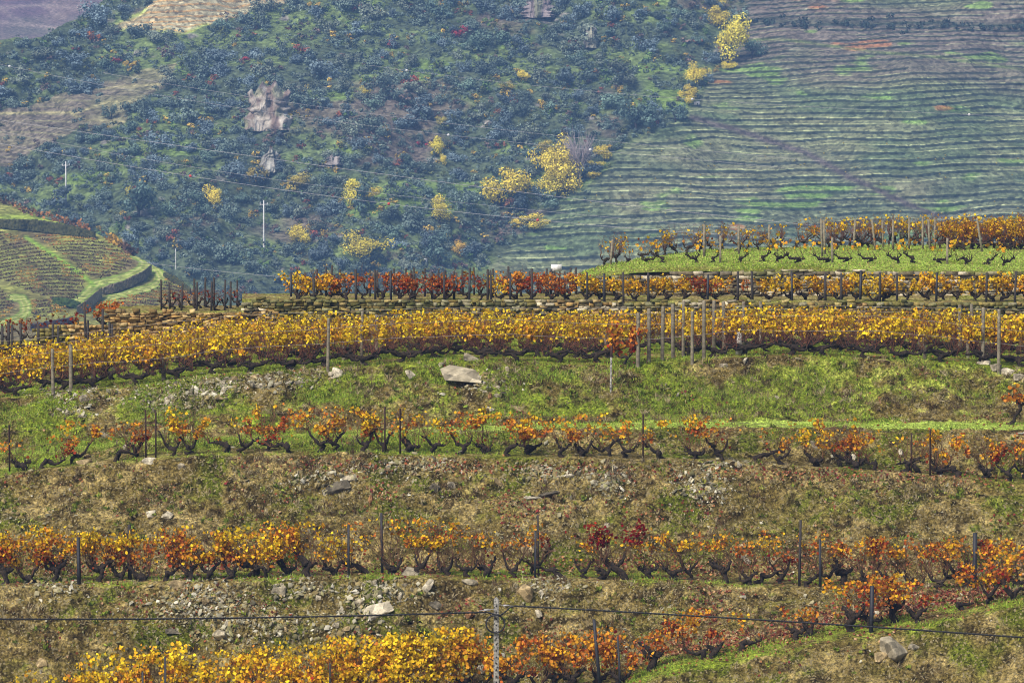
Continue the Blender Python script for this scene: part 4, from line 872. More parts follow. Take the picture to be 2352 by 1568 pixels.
# --- the big yellow block: four ranks deep
TD = [make_vine(4000+i, H=1.5, th=.26, lean=rr.uniform(-.2, .2), arms=4, armlen=.6, rise=.08, canes=46, leaves=265, zone=(.47, 1.02), lsize=.085, cluster=-.15, tmean=.06, spread=.7, bow=.3, jit=.075, tr=.075, knob=.4, cane_c=(.17, .075, .05), cane_r=.0075) for i in range(12)]
fr = 0
FR = np.arange(-40, 2420, 88)
for j, (s0, du) in enumerate(((.07, 0), (.25, 40), (.44, 15), (.62, 60))):
    us = FR+du
    for i, u in enumerate(us):
        if j == 0 and 1455 < u < 1625: continue
        if j == 1 and 1480 < u < 1560: continue
        if j == 0 and 1380 < u < 1460: u -= 12
        P = seg(K5A, K5B, u+rng.uniform(-10, 10), s0+rng.uniform(-.02, .02))
        tn = (-.07 if u < 1500 else -.02)+rng.normal(0, .04)
        mid = 1420 < u < 1480 and j == 0
        t_ = TD[rng.integers(12)]
        sc_ = (1.0, .93, .86, .80)[j]*(1.0 if u > 420 else .96)*rng.uniform(.93, 1.05)
        if j == 0: lab = f'yellow vine, {from_ends(i, len(us))} along the front of the golden block'
        else: lab = f'yellow vine, {from_ends(i, len(us))} in the {["", "second", "third", "rear"][j]} rank of the golden block'
        place_vine(t_, P, lab, 'front vines of the golden block' if j == 0 else f'{["", "second", "third", "rear"][j]} rank vines of the golden block', rng.choice([0, math.pi])+rng.uniform(-.2, .2), sc_, (tn+(.25 if mid else 0), 1, 1.25), rng.random() < .5)
place_vine(make_vine(4100, H=1.25, th=.25, lean=.05, arms=2, armlen=.3, rise=.2, canes=16, leaves=260, zone=(.25, 1.02), lsize=.1, cluster=-.5, tmean=.4, spread=.5, tr=.04), lip(K5A, 1432, .1), 'orange brown vine standing forward beside the white rusty topped stake', None, 0, 1, (.08, 1, 1))
# --- red and gold row behind, on the walled terrace
TE = [make_vine(5000+i, H=1.0, th=.16, lean=rr.uniform(-.12, .12), arms=3, armlen=.28, rise=.15, canes=20, leaves=250, zone=(.25, 1.0), lsize=.08, cluster=-.3, tmean=.22, spread=.45, jit=.08, tr=.055, cane_c=(.10, .06, .045)) for i in range(8)]
TEB = [make_vine(5050+i, H=.95, th=.22, lean=rr.uniform(-.15, .15), arms=2, armlen=.28, rise=.18, canes=10, leaves=26, zone=(.5, 1.0), lsize=.1, cluster=-.2, tmean=.5, spread=.45, jit=.05, tr=.045, cane_c=(.12, .06, .045)) for i in range(5)]
TEC = [make_vine(5080+i, H=.85, th=.2, lean=rr.uniform(-.15, .15), arms=2, armlen=.28, rise=.18, canes=9, leaves=9, zone=(.5, 1.0), lsize=.09, cluster=-.2, tmean=.5, spread=.5, jit=.05, tr=.05, cane_c=(.14, .065, .045)) for i in range(3)]
TONE6 = [(670,.12),(730,.16),(760,.3),(775,.68),(800,.66),(815,.35),(870,.45),(900,.70),(960,.72),(975,.4),(985,.72),(1030,.74),(1045,.45),(1120,.4),(1150,.22),(1180,.5),(1200,.75),(1250,.62),(1290,.5),(1310,.66),(1335,.12),(1400,.10),(1500,.20),(1585,.3),(1600,.68),(1625,.66),(1640,.3),(1700,.42),(1760,.22),(1830,.25),(1905,.35),(1915,.72),(1925,.3),(1990,.12),(2080,.22),(2150,.12),(2280,.16),(2352,.3)]
BARE6 = [(825,880),(1045,1135),(1690,1740)]
us = np.arange(678, 2380, 39)
for i, u in enumerate(us):
    u = float(u+rng.uniform(-4, 4)); tn = ip(TONE6, u); bare = any(a < u < b for a, b in BARE6)
    P = on(H6, US6, u, 143.4+rng.uniform(-.2, .3)); t_ = (TEB if bare else TE)[rng.integers(5 if bare else 8)]
    lab = f'{"leafless dark" if bare else "bushy "+hue(tn)} vine, {from_ends(i, len(us))} of the low row above the mossy wall'
    place_vine(t_, P, lab, 'low vines above the mossy wall', rng.choice([0, math.pi])+rng.uniform(-.3, .3), rng.uniform(.8, .98), (tn-.22, .8, 1.15), rng.random() < .5)
for i, u in enumerate(np.arange(700, 1345, 36)):
    P = on(H6, US6, u+rng.uniform(-8, 8), rng.choice([146., 147.6])); place_vine(TEB[rng.integers(5)], P, f'bare brown vine, {from_ends(i, 18)} in the rows behind the red vines', 'rear vines on the walled terrace', rng.uniform(0, 3), rng.uniform(.8, 1), (.05, 1, .9))
for i, u in enumerate(np.arange(382, 556, 20)):
    P = on(H6L, US6L, u, 142.2+.8*(i % 3)); place_vine(TEC[rng.integers(3)], P, f'thin reddish vine, {from_ends(i, 9)} of the patch on the ochre wall', 'thin vines on the ochre wall', rng.uniform(-.3, .3), .85, (.12, 1, .9))
place_vine(TE[0], W(240, 752, 141.9), 'bright red vine at the left end above the ochre wall', None, 0, .95, (.36, .7, 1.1))
for i, u in enumerate((18, 46, 74, 112, 140, 172)):
    place_vine(TEB[i % 5], on(H0, US0, u, 143+i % 2), f'bare brown vine by the far left stakes, {from_ends(i, 6)}', 'bare vines at the far left', 0, .9, (.15, 1, .8))
# --- upper bright green terrace
TF = [make_vine(6000+i, H=.98, th=.20, lean=rr.uniform(-.18, .18), arms=rr.choice([1, 2]), armlen=.32, rise=.14, canes=8, leaves=14, zone=(.5, 1.0), lsize=.1, cluster=-.3, tmean=.25, spread=1.0, jit=.06, tr=.05, knob=.4, cane_c=(.13, .085, .05), cane_r=.007) for i in range(6)]
TG = [make_vine(6100+i, H=1.15, th=.3, lean=rr.uniform(-.15, .15), arms=3, armlen=.36, rise=.15, canes=30, leaves=26, zone=(.55, 1.02), lsize=.10, cluster=-.1, tmean=.2, spread=.6, jit=.06, tr=.05, cane_c=(.17, .085, .07)) for i in range(6)]
us = np.arange(1480, 2360, 52)
for i, u in enumerate(us):
    t_ = TF[rng.integers(6)]; P = on(H7, US7, u+rng.uniform(-8, 8), 151.3)
    place_vine(t_, P, f'small crooked vine, {from_ends(i, len(us))} along the front of the green terrace', 'front vines of the bright green terrace', rng.uniform(-.3, .3), rng.uniform(.85, 1.15), (.0, 1, 1.1), rng.random() < .5)
for i, u in enumerate(np.arange(1390, 1900, 27)):
    yb = np.interp(u, US7, np.interp(US7, [b[0] for b in B7], B7Y))
    P = on(H7, US7, u, yb-rng.uniform(.5, 3)); place_vine(TG[rng.integers(6)] if rng.random() < .55 else TF[rng.integers(6)], P, f'brown twiggy vine on the green terrace skyline, {from_ends(i, 19)}', 'twiggy vines on the left skyline of the green terrace', rng.uniform(0, 3), rng.uniform(.75, 1.0), (.05, 1, 1), rng.random() < .5)
for i, u in enumerate(np.arange(1890, 2390, 15)):
    P = on(H7, US7, u, rng.choice([171, 173.5, 176])+rng.uniform(-1, 1)); place_vine(TG[rng.integers(6)], P, f'reddish brown vine, {from_ends(i, 34)} in the thicket behind the green terrace', 'thicket vines at the back of the green terrace', rng.uniform(0, 3), rng.uniform(.95, 1.15), (-.05, 1, 1.15), rng.random() < .5)
for i, u in enumerate(np.arange(2180, 2390, 17)):
    P = on(H7, US7, u, 169.5+rng.uniform(-1, 1)); place_vine(TD[rng.integers(12)], P, f'golden leafed vine, {from_ends(i, 13)} at the back right corner of the green terrace', 'golden vines at the back right corner', rng.uniform(0, 3), .78, (.16, 1.3, 1.0), rng.random() < .5)

# ------------------------------------------------------------------ posts and stakes
def post(kind, P, h, label, group=None, w=.06, lean=(0, 0), top=None):
    if kind == 'wood':
        e = empty('trellis_post', P); m_ = MB(); addtube(m_, [(0, 0, -.3), (0, 0, h*.5), (0, 0, h-.02), (0, 0, h)], [w*.52, w*.5, w*.47, w*.38], 9, rng, .05)
        link('post_shaft', m_.data('post_shaft', M_WOODPOST, False), e)
        for f_ in (.55, .8):
            a = np.linspace(0, 6.28, 13); m_ = MB(); pts = np.stack([np.cos(a)*w*.53, np.sin(a)*w*.53, h*f_+.01*np.sin(a*2)], -1); addtube(m_, pts, .005, 4); link('wire_loop', m_.data('wire_loop', M_WIRE), e)
        e.rotation_euler = (lean[1], lean[0], 0); tag(e, label, 'post', group); return e
    m_ = MB()
    if kind == 'rust':                                  # T section steel
        m_.add(boxv(0, 0, h/2-.15, w, .008, h+.3), BOXF); m_.add(boxv(0, -w*.3, h/2-.15, .008, w*.55, h+.298), BOXF)
        for k in range(int(h/.12)): m_.add(boxv(0, -w*.1-.006, .1+k*.12, w*.5, .006, .03), BOXF)
        mat = M_RUST
    else:
        a = rng.uniform(.8, 1.1); V = boxv(0, 0, h/2-.15, w, w*a, h+.3); V[4:] *= np.array([.85, .85, 1]); V[4:, 2] += rng.normal(0, .012, 4); V[:, :2] += rng.normal(0, .003, (8, 2)); m_.add(V, BOXF)
        mat = {'slate': M_SLATEPOST, 'dark': M_DARKWOOD, 'plainwood': M_WOODPOST}[kind]
    o = link('trellis_post', m_.data('trellis_post', mat), None, P); o.rotation_euler = (lean[1], lean[0], rng.uniform(-.4, .4)); tag(o, label, 'post', group); return o
def hpx(P, px): return px/FPX*P[1]
R3P = [(22,975,1083),(335,940,1052),(358,940,1052),(884,933,1040),(919,937,1040),(1477,950,1058),(2093,993,1081),(2136,984,1091)]
R3N = ['thin rusty post at the left edge of its row','left one of a close pair of rusty posts','right one of a close pair of rusty posts at left','taller rusty post of the pair left of centre','shorter rusty post of the pair left of centre','single rusty post with orange leaves right of centre','left rusty post of the pair near the right edge','right rusty post of the pair near the right edge']
for (u, a, b), l_ in zip(R3P, R3N):
    P = lip(K3A, u, .35); post('rust', P, hpx(P, proj(P)[1]-a), l_, 'rusty posts', .05)
R2P = [(182,1232,.4,'slate',.085),(298,1203,1.2,'dark',.09),(801,1203,.5,'slate',.07),(878,1176,1.1,'slate',.075),(1229,1212,.6,'slate',.07),(1237,1180,.8,'dark',.06),(1836,1192,.5,'dark',.06),(1884,1236,.3,'slate',.065),(2238,1222,.5,'slate',.13)]
R2N = ['black slate stake leftmost in the second row','brown wooden stake behind golden leaves at left','black stake left of the taller one in mid row','tall black stake with golden leaves hanging off its top','shorter stake of the touching pair in mid row','taller thin stake of the touching pair in mid row','tall thin grey stake standing high above its row at right','black stake right of the tall thin grey one','thick black slate post near the right edge']
for (u, a, o_, k, w), l_ in zip(R2P, R2N):
    P = lip(K2A, u, o_); post(k, P, hpx(P, proj(P)[1]-a), l_, 'stakes of the second row', w, (rng.uniform(-.02, .03), 0))
for u, a, k, w, ln, l_ in ((2001,1343,'slate',.10,.02,'tall black slate stake on the lowest grass strip at right'),(1378,1420,'slate',.09,-.09,'leaning grey slate stake with a pale top near the bottom'),(1424,1458,'slate',.06,-.05,'thin leaning stake right of the pale topped one'),(380,1505,'slate',.06,0,'thin stake among yellow leaves at the bottom left'),(328,1540,'slate',.06,0,'short stake low in the yellow leaves at bottom left'),(758,1520,'dark',.06,0,'thin dark stake in the yellow leaves left of the concrete pole')):
    P = lip(K1A, u, .5); post(k, P, hpx(P, proj(P)[1]-a), l_, 'stakes of the lowest row', w, (ln, 0))
# wooden posts of the golden block: (u, top, s = depth in the block)
BW = [(122,800,.0),(163,790,.02),(213,788,.3),(262,795,.5),(340,800,.3),(376,812,.1),(753,730,.0),(789,738,.25),(830,715,.1),(865,722,.4),(903,735,.5),(1465,718,.0),(1490,708,.05),(1521,703,.11),(1546,698,.18),(1570,690,.22),(1590,714,.0),(1616,690,.05),(1640,690,.12),(1663,692,.18),(1706,692,.30),(1748,692,.42),(2112,715,.3),(2125,745,.12),(2205,700,.4),(2222,758,.25),(2258,706,.06),(2294,710,.0),(2232,698,.8),(1392,760,.4)]
for i, (u, a, s0) in enumerate(BW):
    P = seg(K5A, K5B, u, s0); zone = 'left end' if u < 400 else 'left middle' if u < 950 else 'centre right cluster' if u < 1800 else 'right end'
    idx = sorted(x[0] for x in BW if (x[0] < 400) == (u < 400) and (x[0] < 950) == (u < 950) and (x[0] < 1800) == (u < 1800))
    post('wood', P, hpx(P, proj(P)[1]-a), f'grey wooden post, {from_ends(idx.index(u), len(idx))} at the {zone} of the golden block', 'wooden posts of the golden block', rng.uniform(.10, .135), (rng.normal(0, .012), 0))
# short stakes of the walled terrace
us = [668,683,722,749,818,862,898,917,953,993,1020,1043,1078,1120,1128,1172,1187,1222,1265,1297,1348,1388,1432,1489,1625,1694,1728,1819,1895,1932,1975,2020,2060,2150,2265,2330]
for i, u in enumerate(us):
    y_ = 142.8 if u % 2 == 0 or u > 1350 else 144.0; P = on(H6, US6, u, y_); k = 'dark' if i % 3 else 'slate'
    post(k, P, rng.uniform(.88, 1.08), f'short dark stake, {from_ends(i, len(us))} in the row above the mossy wall', 'short dark stakes in front above the mossy wall', .075, (rng.normal(0, .02), 0))
for i, u in enumerate(list(np.arange(735, 1340, 27))):
    P = on(H6, US6, u+rng.uniform(-9, 9), rng.choice([146., 147.2, 148.])); post('dark', P, rng.uniform(.8, 1.0), f'dark stake, {from_ends(i, 23)} in the rows behind the red vines', 'rear dark stakes on the walled terrace', .07, (rng.normal(0, .03), 0))
for i, (u, y_) in enumerate(((371,142),(390,141.8),(417,142),(447,143.5),(452,142.2),(486,142),(492,144),(516,142.2),(545,144),(470,144.5),(530,143))):
    P = on(H6L, US6L, min(u, 560), y_); post('dark', P, rng.uniform(.85, 1.05), f'short dark stake, {from_ends(i, 11)} of the patch on the ochre wall', 'short stakes on the ochre wall', .065, (rng.normal(0, .03), 0))
for i, (u, a, b) in enumerate(((5,748,790),(20,738,790),(28,746,790),(48,742,790),(88,742,792),(122,742,790),(133,748,790),(197,694,792),(201,735,792),(236,708,790),(252,740,792),(258,745,792))):
    P = W(u, b, 140.2); post('dark', P, hpx(P, b-a), f'dark stake, {from_ends(i, 12)} at the far left end near the small ochre wall', 'dark stakes at the far left', .08, (rng.normal(0, .02), 0))
us = [1654,1911,2175]
for i, u in enumerate(us):
    P = on(H7, US7, u, 151.); post('plainwood', P, .98, f'brown post, {from_ends(i, 3)} of three along the green terrace front', 'front posts of the green terrace', .075)
for i, (u, a, y_, ln) in enumerate(((1402,550,152,.08),(1617,515,160,0),(1696,517,163,0),(1765,515,168,.02),(1888,502,160,-.04),(1894,505,162,-.04),(2010,502,168,-.12),(2050,505,168,0),(2087,500,170,0),(2118,500,170,0),(2135,503,170,-.06),(2146,500,170,0),(2255,500,165,-.16),(2028,505,172,-.05),(1960,505,172,.05))):
    P = on(H7, US7, u, y_); post('plainwood', P, hpx(P, proj(P)[1]-a), f'{"leaning" if abs(ln) > .05 else "upright"} post, {from_ends(i, 15)} at the back of the green terrace', 'back posts of the green terrace', .085, (ln, 0))
# white stakes
P, _ = at_uv(1401, 898); h = hpx(P, 103); e = empty('white_stake', P); tag(e, 'white pole with a rusty wooden top standing on the grassy bank', 'stake')
m_ = MB(); addtube(m_, [(0, 0, -.2), (0.02, 0, h*.78)], [.032, .03], 8); link('stake_shaft', m_.data('stake_shaft', M_CONC), e)
m_ = MB(); addtube(m_, [(0.02, 0, h*.76), (.03, 0, h)], [.04, .036], 8); link('stake_top', m_.data('stake_top', M_RUST), e)
P = seg(K5A, K5B, 1697, .12); m_ = MB(); V = boxv(0, 0, .3, .22, .12, .8); V[4:] *= np.array([.7, .8, 1]); V += rng.normal(0, .015, V.shape); m_.add(V, BOXF, (.62, .6, .56)); o = link('marker_stone', m_.data('marker_stone', M_STONE), None, P); tag(o, 'pale upright stone slab among the vine trunks of the golden block', 'stone')
P = W(1278, 640, 153.5); k = P[1]/FPX; e = empty('sign_board', P); tag(e, 'small white board raised behind the red vines', 'sign')
m_ = MB(); m_.add(boxv(0, 0, 25*k, 24*k, .03, 16*k), BOXF); link('board', m_.data('board', M_WHITE), e)
for s_ in (-1, 1):
    m_ = MB(); m_.add(boxv(s_*8*k, .03, 8*k, .05, .03, 26*k), BOXF); link('leg', m_.data('leg', M_DARKWOOD), e)
# wires
def wire(us, fn, label, r=.0045, c=(.17, .12, .09)):
    P = np.array([fn(u) for u in us]); P = P[np.r_[True, np.diff(P[:, 0]) > .01]]
    t = np.arange(len(P)); P[:, 2] = np.convolve(np.pad(P[:, 2], 2, 'edge'), np.ones(5)/5, 'valid'); P[:, 1] = np.convolve(np.pad(P[:, 1], 2, 'edge'), np.ones(5)/5, 'valid')
    o0 = P[0].copy(); m_ = MB(); V, F, _ = tube(P-o0, r, 4, None, 0, False); m_.add(V, F, c); o = link('trellis_wire', m_.data('trellis_wire', M_CANE), None, o0); tag(o, label, 'wire')
wu = np.arange(-60, 2420, 40)
for ca, off, hs, nm in ((K3A, .4, (1.15, .7), 'row with rusty posts'), (K2A, .65, (1.25, .75), 'row with black stakes')):
    for h, q in zip(hs, ('upper', 'lower')):
        wire(wu, lambda u: lip(ca, u, off)+np.array([0, 0, h]), f'{q} wire of the {nm}')
wire(np.arange(1400, 2420, 40), lambda u: lip(K1A, u, .8)+np.array([0, 0, .95]), 'wire of the lowest row at right')
for s0, q in ((.0, 'front'), (.3, 'second'), (.55, 'third')):
    for h, q2 in ((1.3, 'upper'), (.85, 'lower')):
        wire(wu, lambda u: seg(K5A, K5B, u, s0)+np.array([0, 0, h]), f'{q2} wire of the {q} rank in the golden block', .0055, (.3, .27, .25))
for h in (.9, .6): wire(np.arange(668, 2400, 40), lambda u: on(H6, US6, u, 142.8)+np.array([0, 0, h]), f'{"upper" if h > .8 else "lower"} wire of the low row above the mossy wall')
wire(np.arange(1480, 2400, 40), lambda u: on(H7, US7, u, 151)+np.array([0, 0, .8]), 'wire along the front of the green terrace')

# ------------------------------------------------------------------ concrete pole with black cable
PY = 113.2; P = W(1142, 1372, PY); base = W(1140, 1760, PY); h = P[2]-base[2]
e = empty('concrete_pole', base); tag(e, 'speckled grey concrete pole with bolt holes and pointed cap at the bottom', 'pole')
m_ = MB(); V = boxv(0, 0, h/2-.2, .17, .15, h+.32); V[4:, :2] *= .78; m_.add(V, BOXF); me = m_.data('pole_shaft', M_CONC); o = link('pole_shaft', me, e); bv = o.modifiers.new('b', 'BEVEL'); bv.width = .012; bv.segments = 2
m_ = MB(); s_ = .066; m_.add(np.array([[-s_, -s_*.9, h-.04], [s_, -s_*.9, h-.04], [s_, s_*.9, h-.04], [-s_, s_*.9, h-.04], [0, 0, h+.02]]), np.array([[0, 1, 4], [1, 2, 4], [2, 3, 4], [3, 0, 4]])); link('cap', m_.data('cap', M_CONC), e)
for k in range(15):
    z = h-.22-k*.17; m_ = MB(); wy = .15*(1-.22*z/h)/2; addtube(m_, [(0, -wy-.004, z), (0, -wy+.01, z)], [.022, .022], 10)
    m_.add(np.array([[math.cos(a)*.022, -wy-.004, z+math.sin(a)*.022] for a in np.arange(8)*.785]+[[0, -wy-.004, z]]), np.array([[j, (j+1) % 8, 8] for j in range(8)])); link('bolt_hole', m_.data('bolt_hole', M_HOLE), e)
def twisted(pts, label, n=160, r=.015):
    P = np.array(pts); o0 = P[0].copy(); d = np.r_[0, np.cumsum(np.linalg.norm(np.diff(P, axis=0), axis=1))]; s = np.linspace(0, d[-1], n)
    Q = np.stack([np.interp(s, d, P[:, k]) for k in range(3)], -1)-o0; m_ = MB()
    for ph in (0, 3.14):
        q = Q+np.stack([0*s, np.cos(s*28+ph)*r*.8, np.sin(s*28+ph)*r*.8], -1); V, F, _ = tube(q, r, 5, None, 0, False); m_.add(V, F)
    o = link('power_cable', m_.data('power_cable', M_CABLE, True), None, o0); tag(o, label, 'cable')
def sag(pl, Y0, Y1, n=60):
    u = np.linspace(pl[0][0], pl[-1][0], n); co = np.polyfit([p[0] for p in pl], [p[1] for p in pl], 2); return W(u, np.polyval(co, u), np.linspace(Y0, Y1, n))
twisted(sag([(-300,1419),(0,1420),(350,1421),(700,1416),(1000,1408),(1120,1405)], 111, PY-.1), 'black twisted cable running from the concrete pole to the left edge', 1500)
twisted(sag([(1182,1391),(1400,1402),(1700,1420),(2000,1440),(2352,1462),(2700,1490)], PY-.1, 111), 'black twisted cable running from the concrete pole to the right edge', 1500)
twisted(W(np.array([1120., 1134, 1150, 1160, 1172, 1184]), np.array([1405., 1410, 1412, 1405, 1394, 1391]), PY-.14), 'short black cable jumper looping around the concrete pole', 60, .015)
a = np.linspace(0, 6.4, 40); C0 = W(1138, 1432, PY-.13)
m_ = MB(); q = np.stack([np.cos(a)*.245, .02*np.sin(a*3), np.sin(a)*.235], -1); V, F, _ = tube(q, .022, 6, None, 0, False); m_.add(V, F); o = link('cable_coil', m_.data('cable_coil', M_CABLE, True), None, C0); tag(o, 'coil of spare black cable hanging on the concrete pole', 'cable')
for pts, nm in (((1100,1402),(1137,1398)), 'left'), (((1146,1388),(1180,1391)), 'right'):
    Q = W(np.array([p[0] for p in pts], float), np.array([p[1] for p in pts], float), PY-.1); m_ = MB(); addtube(m_, Q-Q[0], .008, 5, c=(.4, .4, .42)); m_.add(boxv(*(((Q[0]+Q[1])/2-Q[0])), .16, .03, .04), BOXF, (.4, .4, .42)); tag(link('cable_clamp', m_.data('cable_clamp', M_CANE), None, Q[0]), f'metal cable clamp on the {nm} side of the concrete pole', 'clamp')

# ------------------------------------------------------------------ rocks
def rock_mesh(seed, flat, n=13, size=(1, .7)):
    r = np.random.default_rng(seed); bm = bmesh.new()
    for p in r.uniform(-1, 1, (n, 3)):
        p = p/max(.35, np.linalg.norm(p))*r.uniform(.75, 1); bm.verts.new((p[0]*size[0]*.5, p[1]*size[1]*.5, p[2]*flat*.5))
    bmesh.ops.convex_hull(bm, input=bm.verts); bmesh.ops.delete(bm, geom=[v for v in bm.verts if not v.link_faces], context='VERTS')
    bmesh.ops.bevel(bm, geom=list(bm.edges), offset=.022, segments=1, affect='EDGES', clamp_overlap=True)
    me = bpy.data.meshes.new('rock'); bm.to_mesh(me); bm.free()
    at = me.attributes.new('col', 'FLOAT_COLOR', 'POINT'); at.data.foreach_set('color', np.ones(len(me.vertices)*4, np.float32)); me.materials.append(M_STONE); return me
RK = [rock_mesh(700+i, f, 12+i % 4, s) for i, (f, s) in enumerate([(.22, (1, .7)), (.3, (1, .6)), (.4, (1, .8)), (.5, (1, .7)), (.16, (1, .8)), (.7, (1, .8)), (.25, (1, .45)), (.35, (1, .5)), (.55, (1, .9)), (.2, (1, .6)), (.3, (1, .75)), (.45, (1, .55))])]
GREY = (.36, .32, .23); TANR = (.36, .28, .15); PALER = (.54, .49, .37); BRNR = (.28, .15, .07); DKR = (.13, .115, .085)
def put_rock(u, v, w, col, label, group=None, k=None, tilt=None, scl=(1, 1, 1), name='rock', sink=.2):
    P, n = at_uv(u, v+w*.12); s = w/FPX*P[1]*1.28
    k = rng.integers(12) if k is None else k
    if tilt is None:
        q = Vector(n).to_track_quat('Z', 'Y').to_euler(); rot = (q.x+rng.normal(0, .25), q.y+rng.normal(0, .25), rng.uniform(0, 6.28) if rng.random() < .4 else rng.normal(0, .4))
    else: rot = tilt
    o = link(name, RK[k], None, P+n*s*(.02 if group is None else -.04), rot, (s*scl[0], s*scl[1], s*scl[2]*.9)); o.color = (*[q*1.12 for q in col], 1); tag(o, label, 'rock', group); return o
